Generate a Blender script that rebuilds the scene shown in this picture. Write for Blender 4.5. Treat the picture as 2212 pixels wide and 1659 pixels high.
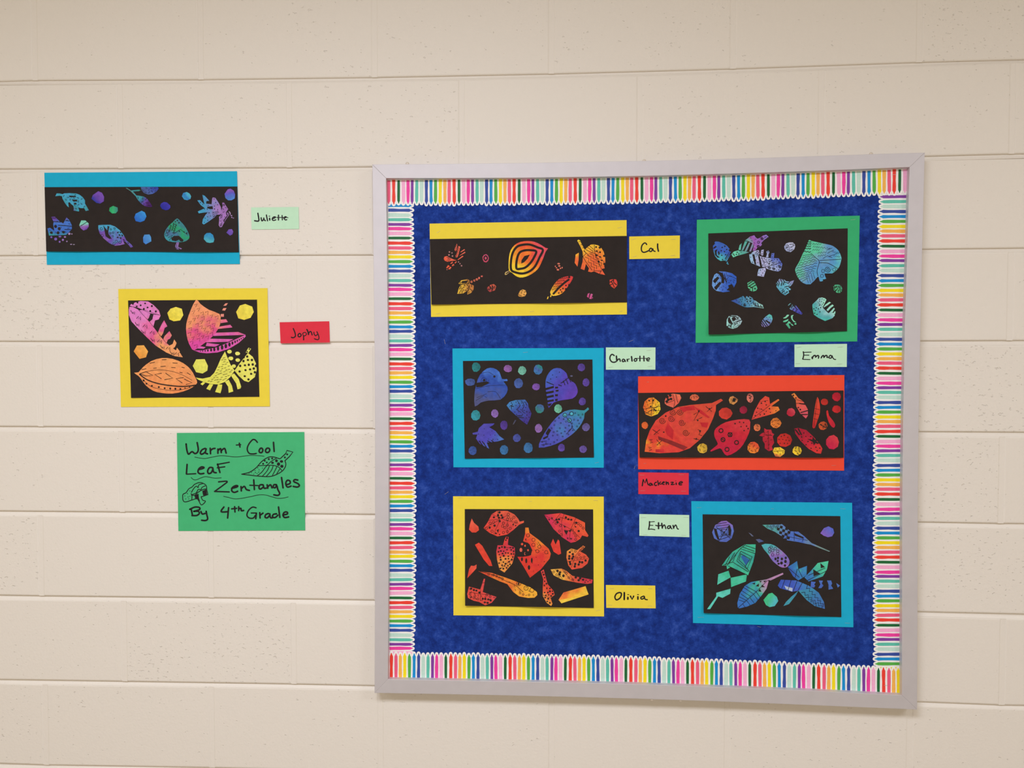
import bpy, bmesh, math, random
import numpy as np
from mathutils import Vector, Matrix

for o in list(bpy.data.objects): bpy.data.objects.remove(o)
scene = bpy.context.scene
COL = scene.collection

# ------------------------------------------------------------------ camera
W, H, F = 2212.0, 1659.0, 1661.0
ZR = 2.2352                       # height of the mortar bed the wall grid is measured from
CR = np.array([[0.9983982, -0.0001056, 0.0565769], [0.0017832, 0.9995601, -0.0296032], [-0.0565489, 0.0296567, 0.9979593]])
CC = np.array([0.4176493, 0.6514247, -1.7673789])   # wall frame: right, down, into the wall
def wv(a): return Vector((float(a[0]), float(a[2]), float(-a[1])))
cam_data = bpy.data.cameras.new('camera'); cam = bpy.data.objects.new('camera', cam_data); COL.objects.link(cam)
cam_data.sensor_fit = 'HORIZONTAL'; cam_data.sensor_width = 36.0; cam_data.lens = F / W * 36.0
cam_data.clip_start = 0.05; cam_data.clip_end = 50
rx, ry, rz = wv(CR[0]), -wv(CR[1]), -wv(CR[2])
mw = Matrix((rx, ry, rz)).transposed().to_4x4()
mw.translation = wv(CC) + Vector((0, 0, ZR))
cam.matrix_world = mw
scene.camera = cam

# ------------------------------------------------------------------ light and exposure
scene.view_settings.view_transform = 'Standard'; scene.view_settings.look = 'None'
scene.view_settings.exposure = 0.0; scene.view_settings.gamma = 1.0
scene.view_settings.use_curve_mapping = False
world = bpy.data.worlds.new('world'); scene.world = world; world.use_nodes = True
bg = world.node_tree.nodes['Background']; bg.inputs[0].default_value = (1.0, 0.80, 0.43, 1); bg.inputs[1].default_value = 0.46
CEIL = 2.845
def ceiling_lamp(x, y, watts):
    l = bpy.data.lights.new('ceiling_lamp', 'AREA'); l.shape = 'RECTANGLE'; l.size = 1.2; l.size_y = 0.6
    l.energy = watts; l.color = (0.97, 1.01, 1.13)
    o = bpy.data.objects.new('ceiling_lamp', l); COL.objects.link(o); o.location = (x, y, CEIL - 0.02)
    return o
for lx, wt in ((-2.75, 19), (-0.15, 54), (2.6, 29)): ceiling_lamp(lx, -2.0, wt)

# ------------------------------------------------------------------ pixel -> point on a plane d metres in front of the wall face
def P(px, py, d=0.0):
    r = CR.T @ np.array([(px - W / 2) / F, (py - H / 2) / F, 1.0])
    t = (-d - CC[2]) / r[2]
    q = CC + t * r
    return Vector((float(q[0]), float(q[2]), float(ZR - q[1])))
def proj(x, z):
    q = CR @ (np.array([x, ZR - z, 0.0]) - CC)
    return W / 2 + F * q[0] / q[2], H / 2 + F * q[1] / q[2]

# ------------------------------------------------------------------ materials
def lin(c): return tuple((v / 12.92 if v <= 0.04045 else ((v + 0.055) / 1.055) ** 2.4) for v in (x / 255.0 for x in c))
EB = 0.92     # illumination the swatch colours were read under
def alb(c, e=EB): return tuple(min(0.95, v / e) for v in lin(c)) + (1.0,)
MATS = {}
def new_mat(name):
    m = bpy.data.materials.new(name); m.use_nodes = True
    nt = m.node_tree; b = nt.nodes['Principled BSDF']
    return m, nt, b
def plain(name, c, rough=0.8, spec=0.25, metal=0.0, mottle=0.0, mscale=60.0, bump=0.0, e=EB):
    if name in MATS: return MATS[name]
    m, nt, b = new_mat(name); N = nt.nodes; L = nt.links
    b.inputs['Roughness'].default_value = rough; b.inputs['Metallic'].default_value = metal
    b.inputs['Specular IOR Level'].default_value = spec
    b.inputs['Base Color'].default_value = alb(c, e)
    tc = N.new('ShaderNodeTexCoord')
    if mottle > 0:
        n = N.new('ShaderNodeTexNoise'); n.inputs['Scale'].default_value = mscale; n.inputs['Detail'].default_value = 5
        L.new(tc.outputs['Object'], n.inputs['Vector'])
        r = N.new('ShaderNodeMapRange'); r.inputs[1].default_value = 0.3; r.inputs[2].default_value = 0.7
        r.inputs[3].default_value = 1 - mottle; r.inputs[4].default_value = 1 + mottle
        L.new(n.outputs['Fac'], r.inputs[0])
        mx = N.new('ShaderNodeVectorMath'); mx.operation = 'SCALE'; mx.inputs[0].default_value = alb(c, e)[:3]
        L.new(r.outputs[0], mx.inputs['Scale']); L.new(mx.outputs[0], b.inputs['Base Color'])
    if bump > 0:
        n2 = N.new('ShaderNodeTexNoise'); n2.inputs['Scale'].default_value = 900; n2.inputs['Detail'].default_value = 3
        L.new(tc.outputs['Object'], n2.inputs['Vector'])
        bp = N.new('ShaderNodeBump'); bp.inputs['Strength'].default_value = 0.25; bp.inputs['Distance'].default_value = bump
        L.new(n2.outputs['Fac'], bp.inputs['Height']); L.new(bp.outputs[0], b.inputs['Normal'])
    MATS[name] = m
    return m
def watercolour(name, cols, ang, size, seed, bias=0.0):
    """painted paper: colours washed across the piece at an angle, with blotches"""
    m, nt, b = new_mat(name); N = nt.nodes; L = nt.links
    b.inputs['Roughness'].default_value = 0.75; b.inputs['Specular IOR Level'].default_value = 0.2
    tc = N.new('ShaderNodeTexCoord')
    dt = N.new('ShaderNodeVectorMath'); dt.operation = 'DOT_PRODUCT'
    a = math.radians(ang); dt.inputs[1].default_value = (math.cos(a) / size, 0, math.sin(a) / size)
    L.new(tc.outputs['Object'], dt.inputs[0])
    mp = N.new('ShaderNodeMapping'); mp.inputs['Location'].default_value = (seed * 1.37, seed * 0.73, seed * 2.1)
    L.new(tc.outputs['Object'], mp.inputs['Vector'])
    n = N.new('ShaderNodeTexNoise'); n.inputs['Scale'].default_value = 38; n.inputs['Detail'].default_value = 3
    L.new(mp.outputs[0], n.inputs['Vector'])
    ad = N.new('ShaderNodeMath'); ad.operation = 'MULTIPLY_ADD'; ad.inputs[1].default_value = 1.0; ad.inputs[2].default_value = bias
    L.new(n.outputs['Fac'], ad.inputs[0])
    sm = N.new('ShaderNodeMath'); sm.operation = 'ADD'
    L.new(dt.outputs['Value'], sm.inputs[0]); L.new(ad.outputs[0], sm.inputs[1])
    cr = N.new('ShaderNodeValToRGB'); cols = list(cols) * (2 if len(cols) == 1 else 1); k = len(cols)
    while len(cr.color_ramp.elements) < k: cr.color_ramp.elements.new(0.5)
    for i, c in enumerate(cols):
        cr.color_ramp.elements[i].position = 0.5 if k == 1 else 0.12 + 0.76 * i / (k - 1)
        cr.color_ramp.elements[i].color = alb(c)
    L.new(sm.outputs[0], cr.inputs[0])
    n2 = N.new('ShaderNodeTexNoise'); n2.inputs['Scale'].default_value = 120; n2.inputs['Detail'].default_value = 4
    L.new(mp.outputs[0], n2.inputs['Vector'])
    r = N.new('ShaderNodeMapRange'); r.inputs[1].default_value = 0.3; r.inputs[2].default_value = 0.7
    r.inputs[3].default_value = 0.84; r.inputs[4].default_value = 1.07
    L.new(n2.outputs['Fac'], r.inputs[0])
    sc = N.new('ShaderNodeVectorMath'); sc.operation = 'SCALE'
    L.new(cr.outputs['Color'], sc.inputs[0]); L.new(r.outputs[0], sc.inputs['Scale']); L.new(sc.outputs[0], b.inputs['Base Color'])
    return m

def wall_paint(name, pits, c=(0.81, 0.755, 0.685)):
    m, nt, b = new_mat(name); N = nt.nodes; L = nt.links
    b.inputs['Roughness'].default_value = 0.55; b.inputs['Specular IOR Level'].default_value = 0.3
    b.inputs['Base Color'].default_value = c + (1.0,)
    tc = N.new('ShaderNodeTexCoord'); oi = N.new('ShaderNodeObjectInfo')
    ad = N.new('ShaderNodeVectorMath'); ad.operation = 'ADD'
    cb = N.new('ShaderNodeCombineXYZ'); ml = N.new('ShaderNodeMath'); ml.operation = 'MULTIPLY'; ml.inputs[1].default_value = 40
    L.new(oi.outputs['Random'], ml.inputs[0]); L.new(ml.outputs[0], cb.inputs[1])
    L.new(tc.outputs['Object'], ad.inputs[0]); L.new(cb.outputs[0], ad.inputs[1])
    fine = N.new('ShaderNodeTexNoise'); fine.inputs['Scale'].default_value = 170; fine.inputs['Detail'].default_value = 4
    L.new(ad.outputs[0], fine.inputs['Vector'])
    b1 = N.new('ShaderNodeBump'); b1.inputs['Strength'].default_value = 0.6; b1.inputs['Distance'].default_value = 0.0008
    L.new(fine.outputs['Fac'], b1.inputs['Height']); L.new(b1.outputs[0], b.inputs['Normal'])
    if pits:
        # open pores of the concrete showing through the paint, in drifts, more on some blocks than on others
        pn = N.new('ShaderNodeTexNoise'); pn.inputs['Scale'].default_value = 135; pn.inputs['Detail'].default_value = 2; pn.inputs['Roughness'].default_value = 0.6
        mp = N.new('ShaderNodeMapping'); mp.inputs['Scale'].default_value = (0.75, 1, 1.25)
        L.new(ad.outputs[0], mp.inputs['Vector']); L.new(mp.outputs[0], pn.inputs['Vector'])
        big = N.new('ShaderNodeTexNoise'); big.inputs['Scale'].default_value = 9; big.inputs['Detail'].default_value = 2
        L.new(ad.outputs[0], big.inputs['Vector'])
        th = N.new('ShaderNodeMath'); th.operation = 'MULTIPLY_ADD'; th.inputs[1].default_value = 0.16
        L.new(big.outputs['Fac'], th.inputs[0])
        pw = N.new('ShaderNodeMath'); pw.operation = 'POWER'; pw.inputs[1].default_value = 3.0
        wn = N.new('ShaderNodeTexWhiteNoise'); wn.noise_dimensions = '1D'
        L.new(oi.outputs['Random'], wn.inputs['W']); L.new(wn.outputs['Value'], pw.inputs[0])
        m2 = N.new('ShaderNodeMath'); m2.operation = 'MULTIPLY_ADD'; m2.inputs[1].default_value = 0.085; m2.inputs[2].default_value = 0.205
        L.new(pw.outputs[0], m2.inputs[0]); L.new(m2.outputs[0], th.inputs[2])
        mr = N.new('ShaderNodeMapRange'); mr.interpolation_type = 'SMOOTHSTEP'
        L.new(pn.outputs['Fac'], mr.inputs[0]); L.new(th.outputs[0], mr.inputs[2])
        sb = N.new('ShaderNodeMath'); sb.operation = 'SUBTRACT'; sb.inputs[1].default_value = 0.085
        L.new(th.outputs[0], sb.inputs[0]); L.new(sb.outputs[0], mr.inputs[1])
        b2 = N.new('ShaderNodeBump'); b2.inputs['Strength'].default_value = 0.75; b2.inputs['Distance'].default_value = 0.0015
        L.new(mr.outputs[0], b2.inputs['Height']); L.new(b1.outputs[0], b2.inputs['Normal']); L.new(b2.outputs[0], b.inputs['Normal'])
    return m
def blue_paper():
    m, nt, b = new_mat('mottled_blue_paper'); N = nt.nodes; L = nt.links
    b.inputs['Roughness'].default_value = 0.85; b.inputs['Specular IOR Level'].default_value = 0.15
    tc = N.new('ShaderNodeTexCoord')
    n = N.new('ShaderNodeTexNoise'); n.inputs['Scale'].default_value = 52; n.inputs['Detail'].default_value = 9; n.inputs['Roughness'].default_value = 0.76
    L.new(tc.outputs['Object'], n.inputs['Vector'])
    cr = N.new('ShaderNodeValToRGB'); E_ = cr.color_ramp.elements
    E_[0].position = 0.30; E_[0].color = alb((13, 32, 98)); E_[1].position = 0.72; E_[1].color = alb((58, 88, 172))
    for p_, c_ in ((0.44, (18, 46, 124)), (0.56, (28, 60, 146))):
        x = E_.new(p_); x.color = alb(c_)
    L.new(n.outputs['Fac'], cr.inputs[0]); L.new(cr.outputs[0], b.inputs['Base Color'])
    return m

INK = plain('black_marker_ink', (22, 18, 20), 0.6, 0.3)
BLACK = plain('black_construction_paper', (45, 39, 37), 0.9, 0.15, mottle=0.08, mscale=40)
STEEL = plain('staple_wire', (205, 203, 200), 0.3, 0.5, metal=0.85)

# ------------------------------------------------------------------ mesh helpers
def link(name, me, parent=None, origin=None, mat=None):
    o = bpy.data.objects.new(name, me); COL.objects.link(o)
    if mat is not None and me is not None and not me.materials: me.materials.append(mat)
    if origin is not None: o.location = origin
    if parent is not None:
        o.parent = parent
        if origin is not None: o.location = Vector(origin) - ROOTS[parent.name]
    return o
ROOTS = {}
def thing(name, label, cat, origin, group=None):
    o = bpy.data.objects.new(name, None); COL.objects.link(o); o.location = origin
    o.empty_display_size = 0.05
    o['label'] = label; o['category'] = cat
    if group: o['group'] = group
    ROOTS[o.name] = Vector(origin)
    return o
def centre(pts): return sum(pts, Vector()) / len(pts)
def prism_into(bm, front, back, org):
    vf = [bm.verts.new(p - org) for p in front]; vb = [bm.verts.new(p - org) for p in back]
    n = len(vf)
    try: bm.faces.new(vf)
    except ValueError: return
    bm.faces.new(list(reversed(vb)))
    for i in range(n):
        j = (i + 1) % n
        bm.faces.new((vf[j], vf[i], vb[i], vb[j]))
def finish(bm, name):
    bmesh.ops.recalc_face_normals(bm, faces=bm.faces[:])
    me = bpy.data.meshes.new(name); bm.to_mesh(me); bm.free()
    return me
def clean(pts):
    q = []
    for p in pts:
        if not q or abs(p[0] - q[-1][0]) + abs(p[1] - q[-1][1]) > 0.05: q.append(p)
    if len(q) > 2 and abs(q[0][0] - q[-1][0]) + abs(q[0][1] - q[-1][1]) < 0.05: q.pop()
    return q
def area2(p): return sum(p[i][0] * p[(i + 1) % len(p)][1] - p[(i + 1) % len(p)][0] * p[i][1] for i in range(len(p)))
def sheet(name, polys, d, th, mat, parent, lift=None, origin=None):
    """flat cut-out with thickness; polys in photo pixels lying d metres off the wall face"""
    bm = bmesh.new(); allp = []
    for q in polys:
        q = clean(q)
        if len(q) < 3: continue
        if area2(q) < 0: q = q[::-1]
        allp.append((q, [(lift(x, y) if lift else 0.0) for x, y in q]))
    org = origin or centre([P(x, y, d) for q, _ in allp for x, y in q])
    for k, (q, lf) in enumerate(allp):
        fr = [P(x, y, d + th + k * 1.2e-5 + l) for (x, y), l in zip(q, lf)]
        prism_into(bm, fr, [v + Vector((0, th, 0)) for v in fr], org)
    return link(name, finish(bm, name), parent, org, mat)

def bent_sheet(name, polys, d, mat, parent, lift):
    """cut-out glued to a sheet that curls: finely divided so that it follows lift(x, y)"""
    bm = bmesh.new()
    for q in polys:
        q = clean(q)
        if len(q) < 3: continue
        if area2(q) > 0: q = q[::-1]
        try: bm.faces.new([bm.verts.new((x, y, 0)) for x, y in q])
        except ValueError: pass
    bmesh.ops.triangulate(bm, faces=bm.faces[:])
    for _ in range(6):
        long = [e for e in bm.edges if e.calc_length() > 5.0]
        if not long: break
        bmesh.ops.subdivide_edges(bm, edges=long, cuts=1, use_grid_fill=False)
        bmesh.ops.triangulate(bm, faces=bm.faces[:])
    pts = [P(v.co.x, v.co.y, d + lift(v.co.x, v.co.y)) for v in bm.verts]
    org = centre(pts)
    for v, p in zip(bm.verts, pts): v.co = p - org
    me = bpy.data.meshes.new(name); bm.to_mesh(me); bm.free()
    o = link(name, me, parent, org, mat)
    return o

# ------------------------------------------------------------------ pen strokes
def parse(s):
    return [tuple(float(v) for v in t.split(',')) for t in s.split()]
def smooth(pts, closed=False, n=4):
    if len(pts) < 3: return pts
    out = []; m = len(pts); rng = m if closed else m - 1
    for i in range(rng):
        g = (lambda k: pts[k % m]) if closed else (lambda k: pts[min(max(k, 0), m - 1)])
        p0, p1, p2, p3 = g(i - 1), g(i), g(i + 1), g(i + 2)
        for j in range(n):
            t = j / n
            out.append(tuple(0.5 * (2 * b + (c - a) * t + (2 * a - 5 * b + 4 * c - d) * t * t + (3 * b - a - 3 * c + d) * t ** 3) for a, b, c, d in zip(p0, p1, p2, p3)))
    if not closed: out.append(pts[-1])
    return out
def ribbon(pts, w):
    """list of quads / caps covering a stroke of width w along pts (pixels)"""
    out = []; pts = [p for i, p in enumerate(pts) if i == 0 or math.dist(p, pts[i - 1]) > 0.02]
    if len(pts) < 2: return out
    h = w / 2
    L_, R_ = [], []
    for i, p in enumerate(pts):
        a = pts[max(i - 1, 0)]; b = pts[min(i + 1, len(pts) - 1)]
        dx, dy = b[0] - a[0], b[1] - a[1]; l = math.hypot(dx, dy) or 1
        L_.append((p[0] - dy / l * h, p[1] + dx / l * h)); R_.append((p[0] + dy / l * h, p[1] - dx / l * h))
    for i in range(len(pts) - 1): out.append([L_[i], L_[i + 1], R_[i + 1], R_[i]])
    for c in (pts[0], pts[-1]): out.append([(c[0] + h * math.cos(k * math.pi / 4), c[1] + h * math.sin(k * math.pi / 4)) for k in range(8)])
    return out
def ell(x, y, a, b=None, rot=0, n=12):
    b = b or a; c, s = math.cos(rot), math.sin(rot)
    return [(x + a * math.cos(t) * c - b * math.sin(t) * s, y + a * math.cos(t) * s + b * math.sin(t) * c) for t in (2 * math.pi * k / n for k in range(n))]
def inside(pt, poly):
    x, y = pt; r = False; n = len(poly)
    for i in range(n):
        x1, y1 = poly[i]; x2, y2 = poly[(i + 1) % n]
        if (y1 > y) != (y2 > y) and x < (x2 - x1) * (y - y1) / (y2 - y1) + x1: r = not r
    return r
def scatter(polys, gap, rng, n=400):
    out = []
    for poly in polys:
        xs = [p[0] for p in poly]; ys = [p[1] for p in poly]
        for _ in range(n):
            c = (rng.uniform(min(xs), max(xs)), rng.uniform(min(ys), max(ys)))
            if inside(c, poly) and all(inside((c[0] + ax * gap * .45, c[1] + ay * gap * .45), poly) for ax, ay in ((1, 0), (-1, 0), (0, 1), (0, -1))) and all(math.dist(c, o) > gap for o in out): out.append(c)
    return out
def ink_polys(spec, T, outline, rng):
    """spec: list of marks in crop coordinates, T maps them to photo pixels -> list of flat polygons"""
    out = []; s = T.s
    for m in spec:
        k = m[0]
        if k == 'l':
            for st in m[2:]: out += ribbon([T(p) for p in smooth(parse(st))], m[1] / s)
        elif k == 'k':
            for st in m[2:]: out += ribbon([T(p) for p in parse(st)], m[1] / s)
        elif k == 'c':
            for st in m[2:]:
                q = [T(p) for p in smooth(parse(st), True)]; out += ribbon(q + q[:2], m[1] / s)
        elif k == 'p':
            for st in m[1:]: out.append([T(p) for p in parse(st)])
        elif k == 'd':
            for p in parse(m[2]): out.append(ell(*T(p), m[1] / s, m[1] / s * rng.uniform(.8, 1.15), n=9))
        elif k == 'e':
            for p in parse(m[1]): out.append(ell(*T(p[:2]), p[2] / s, p[3] / s))
        elif k == 'o':
            for p in parse(m[3]):
                q = ell(*T(p), m[1] / s, n=12); out += ribbon(q + q[:1], m[2] / s)
        elif k == 's':
            for p in parse(m[3]):
                q = [(p[0] + m[1] * (1 - t / 26) * math.cos(t * .55), p[1] + m[1] * (1 - t / 26) * math.sin(t * .55)) for t in range(24)]
                out += ribbon([T(a) for a in q], m[2] / s)
        elif k == 'z':       # zigzag lines: width, amplitude, teeth, then start,end pairs
            for st in m[4:]:
                a, b = parse(st); n = m[3]; L = math.dist(a, b); ux, uy = (b[0] - a[0]) / L, (b[1] - a[1]) / L
                q = [(a[0] + ux * L * i / n - uy * m[2] * (-1) ** i, a[1] + uy * L * i / n + ux * m[2] * (-1) ** i) for i in range(n + 1)]
                out += ribbon([T(p) for p in q], m[1] / s)
        elif k == 'rd':      # random dots inside the piece
            for c in scatter(outline, m[2] / s, rng): out.append(ell(c[0], c[1], m[1] / s * rng.uniform(.7, 1.2), m[1] / s * rng.uniform(.7, 1.2), n=7))
        elif k == 'ro':      # random small rings
            for c in scatter(outline, m[3] / s, rng):
                q = ell(c[0], c[1], m[1] / s, m[1] / s * rng.uniform(.7, 1.2), n=8); out += ribbon(q + q[:1], m[2] / s)
        elif k == 'rs':      # random short squiggles
            for c in scatter(outline, m[3] / s, rng):
                a = rng.uniform(0, 3.14); l = m[2] / s
                q = [(c[0] + l * (t - .5) * math.cos(a) - .25 * l * (-1) ** i * math.sin(a), c[1] + l * (t - .5) * math.sin(a) + .25 * l * (-1) ** i * math.cos(a)) for i, t in enumerate((0, .33, .66, 1))]
                out += ribbon(q, m[1] / s)
    return out
def flat_mesh(name, polys, d, parent, mat, lift=None, root_origin=None):
    bm = bmesh.new(); pts = [P(x, y, d) for q in polys for x, y in q]
    org = centre(pts)
    for k, q in enumerate(polys):
        if area2(q) < 0: q = q[::-1]
        dk = d + (k % 16) * 6e-6          # overlapping strokes lie one on the other
        vs = [bm.verts.new(P(x, y, dk + (lift(x, y) if lift else 0)) - org) for x, y in q]
        try: bm.faces.new(list(reversed(vs)))
        except ValueError: pass
    me = bpy.data.meshes.new(name); bm.to_mesh(me); bm.free()
    o = bpy.data.objects.new(name, me); COL.objects.link(o); me.materials.append(mat)
    o.parent = parent; o.location = org - root_origin
    return o
class Crop:
    def __init__(self, x0, y0, s): self.x0, self.y0, self.s = x0, y0, s
    def __call__(self, p): return (self.x0 + p[0] / self.s, self.y0 + p[1] / self.s)

# ------------------------------------------------------------------ staples
_st = None
def staple(p0, p1, d, parent):
    """wire staple crown from pixel p0 to p1, lying d off the wall"""
    global _st
    a, b = P(*p0, d), P(*p1, d)
    if _st is None:
        bm = bmesh.new(); bmesh.ops.create_cube(bm, size=1.0)
        for v in bm.verts: v.co = Vector((v.co.x, v.co.y * 0.0004, v.co.z * 0.00045))
        bmesh.ops.bevel(bm, geom=bm.edges[:], offset=0.00012, segments=1, affect='EDGES')
        _st = bpy.data.meshes.new('staple'); bm.to_mesh(_st); bm.free(); _st.materials.append(STEEL)
    o = bpy.data.objects.new('staple', _st); COL.objects.link(o)
    o.parent = parent; o.location = (a + b) / 2 - ROOTS[parent.name]
    v = b - a; o.scale = (v.length, 1, 1); o.rotation_euler = (0, -math.atan2(v.z, v.x), 0)
    return o
# ================================================================== THE SETTING
BW, BH = 0.4064, 0.2032
JH = 0.0046          # half a mortar joint
PAINT = wall_paint('painted_block', True)
MORTAR = wall_paint('painted_mortar', False)
DYC = [0.99, -8.61, -1.24, 7.17, 0.3, 0.74, -1.06, -1.21, 13.29, 0.66]   # how the courses wander off a perfect grid (pixels)
def course_drift(x, y):
    u = max(-1.05, min(1.05, (x - 1106) / 1106)); v = max(-1.05, min(1.05, (y - 830) / 830))
    k = 0; s = 0.0
    for i in range(4):
        for j in range(4 - i): s += DYC[k] * u ** i * v ** j; k += 1
    out = max(0, -x, x - W) + max(0, -y, y - H)
    return s * max(0.0, 1 - out / 500)
JOINTS = {0: {-4: 74, -2: 432.5, 0: 808.5, 2: 1191, 4: 1584, 6: 1987.5}, 1: {-3: 259, -1: 624, 1: 997, 3: 1382, 5: 1774.5, 7: 2187.5},
          2: {-4: 75}, 3: {-3: 265, -1: 635, 7: 2183}, 4: {-4: 86, -2: 454}, 5: {-3: 262, 7: 2164}, 6: {-4: 88, -2: 455},
          7: {-3: 268, -1: 634, 7: 2166}, 8: {-4: 98, -2: 457, 0: 822, 2: 1191, 4: 1571, 6: 1965}}
def joint_x(c, u):
    z = ZR - (c - 0.5) * BH
    x = u * BW / 2
    if u in JOINTS.get(c, {}):
        px, py = proj(x, z); x = P(JOINTS[c][u], py).x
    return x
def bed_z(r, x):
    z = ZR - r * BH
    if r in (-3, 11): return z
    px, py = proj(x, z)
    return P(px, py + course_drift(px, py)).z
rngw = random.Random(4)
wb = bmesh.new()
X0, X1 = -2.45, 3.6
def box_into(bm, x0, x1, y0, y1, z0, z1):
    v = [bm.verts.new((x, y, z)) for x in (x0, x1) for y in (y0, y1) for z in (z0, z1)]
    for f in ((0, 1, 3, 2), (4, 6, 7, 5), (0, 4, 5, 1), (2, 3, 7, 6), (0, 2, 6, 4), (1, 5, 7, 3)): bm.faces.new([v[i] for i in f])
box_into(wb, X0, X1, 0.0062, 0.15, 0.0, CEIL)
for r in range(-2, 11):          # bed joints, struck so that the mortar slopes outwards to the block below
    xs_ = [X0 + (X1 - X0) * i / 48 for i in range(49)]
    prof = ((JH + 0.002, 0.0056), (JH * 0.05, 0.0056), (-JH * 0.55, 0.0030), (-JH - 0.001, 0.0010), (-JH - 0.003, 0.0062))
    vs_ = [[wb.verts.new((x, y, bed_z(r, x) + dz)) for dz, y in prof] for x in xs_]
    for a, b in zip(vs_, vs_[1:]):
        for i in range(len(prof) - 1): wb.faces.new((a[i], a[i + 1], b[i + 1], b[i]))
blocks = []
for c in range(-2, 12):
    us = [u for u in range(-13, 20) if (u - c) % 2 == 0]
    xs = [min(max(joint_x(c, u), X0), X1) for u in us]
    for i in range(len(us) - 1):
        xa, xb = xs[i], xs[i + 1]
        if xb - xa < 0.03: continue
        if xa > X0 + 0.01:
            # the upright joints are struck almost flush
            zt, zb_ = bed_z(c - 1, xa) - JH, bed_z(c, xa) + JH
            box_into(wb, xa - JH - 0.002, xa + JH + 0.002, 0.0014, 0.0065, zb_, zt)
        la, lb = (xa + JH if xa > X0 + 0.01 else xa), (xb - JH if xb < X1 - 0.01 else xb)
        zs = [(la, bed_z(c, la) + JH), (lb, bed_z(c, lb) + JH), (lb, bed_z(c - 1, lb) - JH), (la, bed_z(c - 1, la) - JH)]
        blocks.append(zs)
me = finish(wb, 'wall_back'); wall = link('wall_back', me, None, Vector((0, 0, 0)), MORTAR); wall['kind'] = 'structure'; ROOTS['wall_back'] = Vector((0, 0, 0))
for zs in blocks:
    cx = sum(p[0] for p in zs) / 4; cz = sum(p[1] for p in zs) / 4
    off = rngw.uniform(0.0, 0.0005)
    bm = bmesh.new(); rings = []
    for ins, dep in ((0.0036, 0.0), (0.0014, 0.0006), (0.0003, 0.0020), (0.0, 0.0062)):
        sg = ((1, 1), (-1, 1), (-1, -1), (1, -1))
        rings.append([bm.verts.new((p[0] - cx + s_[0] * ins, dep + off * (dep < 0.004), p[1] - cz + s_[1] * ins)) for p, s_ in zip(zs, sg)])
    bm.faces.new(rings[0])
    for a, b in zip(rings, rings[1:]):
        for i in range(4):
            j = (i + 1) % 4; bm.faces.new((a[i], b[i], b[j], a[j]))
    link('block', finish(bm, 'block'), wall, Vector((cx, 0, cz)), PAINT)

def slab(name, lo, hi, mat):
    bm = bmesh.new(); c = (Vector(lo) + Vector(hi)) / 2
    box_into(bm, lo[0] - c.x, hi[0] - c.x, lo[1] - c.y, hi[1] - c.y, lo[2] - c.z, hi[2] - c.z)
    o = link(name, finish(bm, name), None, c, mat); o['kind'] = 'structure'
    return o
slab('floor', (X0, -4.0, -0.05), (X1, 0.15, 0.0), plain('speckled_floor_tile', (176, 166, 150), 0.35, 0.4, mottle=0.08, mscale=90))
slab('ceiling', (X0, -4.0, CEIL), (X1, 0.15, CEIL + 0.05), plain('white_ceiling_tile', (226, 222, 212), 0.9, 0.1, mottle=0.04, mscale=120))
slab('wall_front', (X0, -4.1, 0.0), (X1, -4.0, CEIL), MORTAR)

# ================================================================== BULLETIN BOARD
DF, DB = 0.031, 0.017          # front of the frame and face of the backing paper, off the wall
OT = [(804, 355), (950, 354), (1110, 352.3), (1250, 350), (1385, 347.5), (1530, 344.5), (1660, 340.5), (1780, 336.5), (1880, 333), (1998, 329.5)]
IT = [(834, 385), (950, 385), (1110, 384.3), (1250, 382.5), (1385, 380.2), (1530, 376.5), (1660, 372.6), (1780, 368.5), (1880, 364.5), (1965, 361)]
OL_ = [(804, 355), (806, 500), (807.6, 640), (809, 760), (810.2, 960), (810, 1150), (809.6, 1320), (809, 1497)]
IL_ = [(834, 385), (835.6, 500), (837, 640), (838.7, 760), (839.8, 960), (839.6, 1150), (838.8, 1320), (838.2, 1467.3)]
OB = [(809, 1497), (950, 1499.5), (1092, 1502.3), (1230, 1505.6), (1372, 1509.4), (1510, 1513.8), (1652, 1519.2), (1772, 1524.2), (1880, 1528.8), (1981.3, 1533)]
IB = [(838.2, 1467.3), (950, 1469.2), (1092, 1472), (1230, 1474.6), (1372, 1478), (1510, 1482.6), (1652, 1488), (1772, 1493), (1860, 1497.5), (1948.5, 1501.8)]
OR_ = [(1998, 329.5), (1992.3, 541), (1988.7, 700), (1984.3, 935), (1983, 1080), (1982.4, 1250), (1981.9, 1400), (1981.3, 1533)]
IR_ = [(1965, 361), (1960, 541), (1954.8, 700), (1950.6, 935), (1949.2, 1080), (1948.7, 1250), (1948.5, 1400), (1948.5, 1501.8)]
base = P(1395, 1512, DB); base.y = 0.0
board = thing('bulletin_board', 'large square bulletin board with silver frame and mottled blue backing', 'bulletin board', base)
FRAME = plain('satin_aluminium_frame', (205, 201, 205), 0.66, 0.4, metal=0.65, mottle=0.02, mscale=30)
for nm, o_, i_ in (('top', OT, IT), ('left', OL_, IL_), ('bottom', OB, IB), ('right', OR_, IR_)):
    r = sheet('frame_rail', [o_ + i_[::-1]], 0.001, DF - 0.001, FRAME, board)
    bv = r.modifiers.new('edge', 'BEVEL'); bv.width = 0.0007; bv.segments = 2; bv.limit_method = 'ANGLE'; bv.angle_limit = math.radians(50)
backing = sheet('backing_paper', [[(824, 375), (1110, 373), (1385, 369), (1660, 361), (1975, 351), (1960, 940), (1958, 1511), (1652, 1498), (1372, 1488), (1092, 1482), (829, 1477)]], 0.0016, DB - 0.0016, blue_paper(), board)
backing['label'] = 'mottled blue backing paper'
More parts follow.
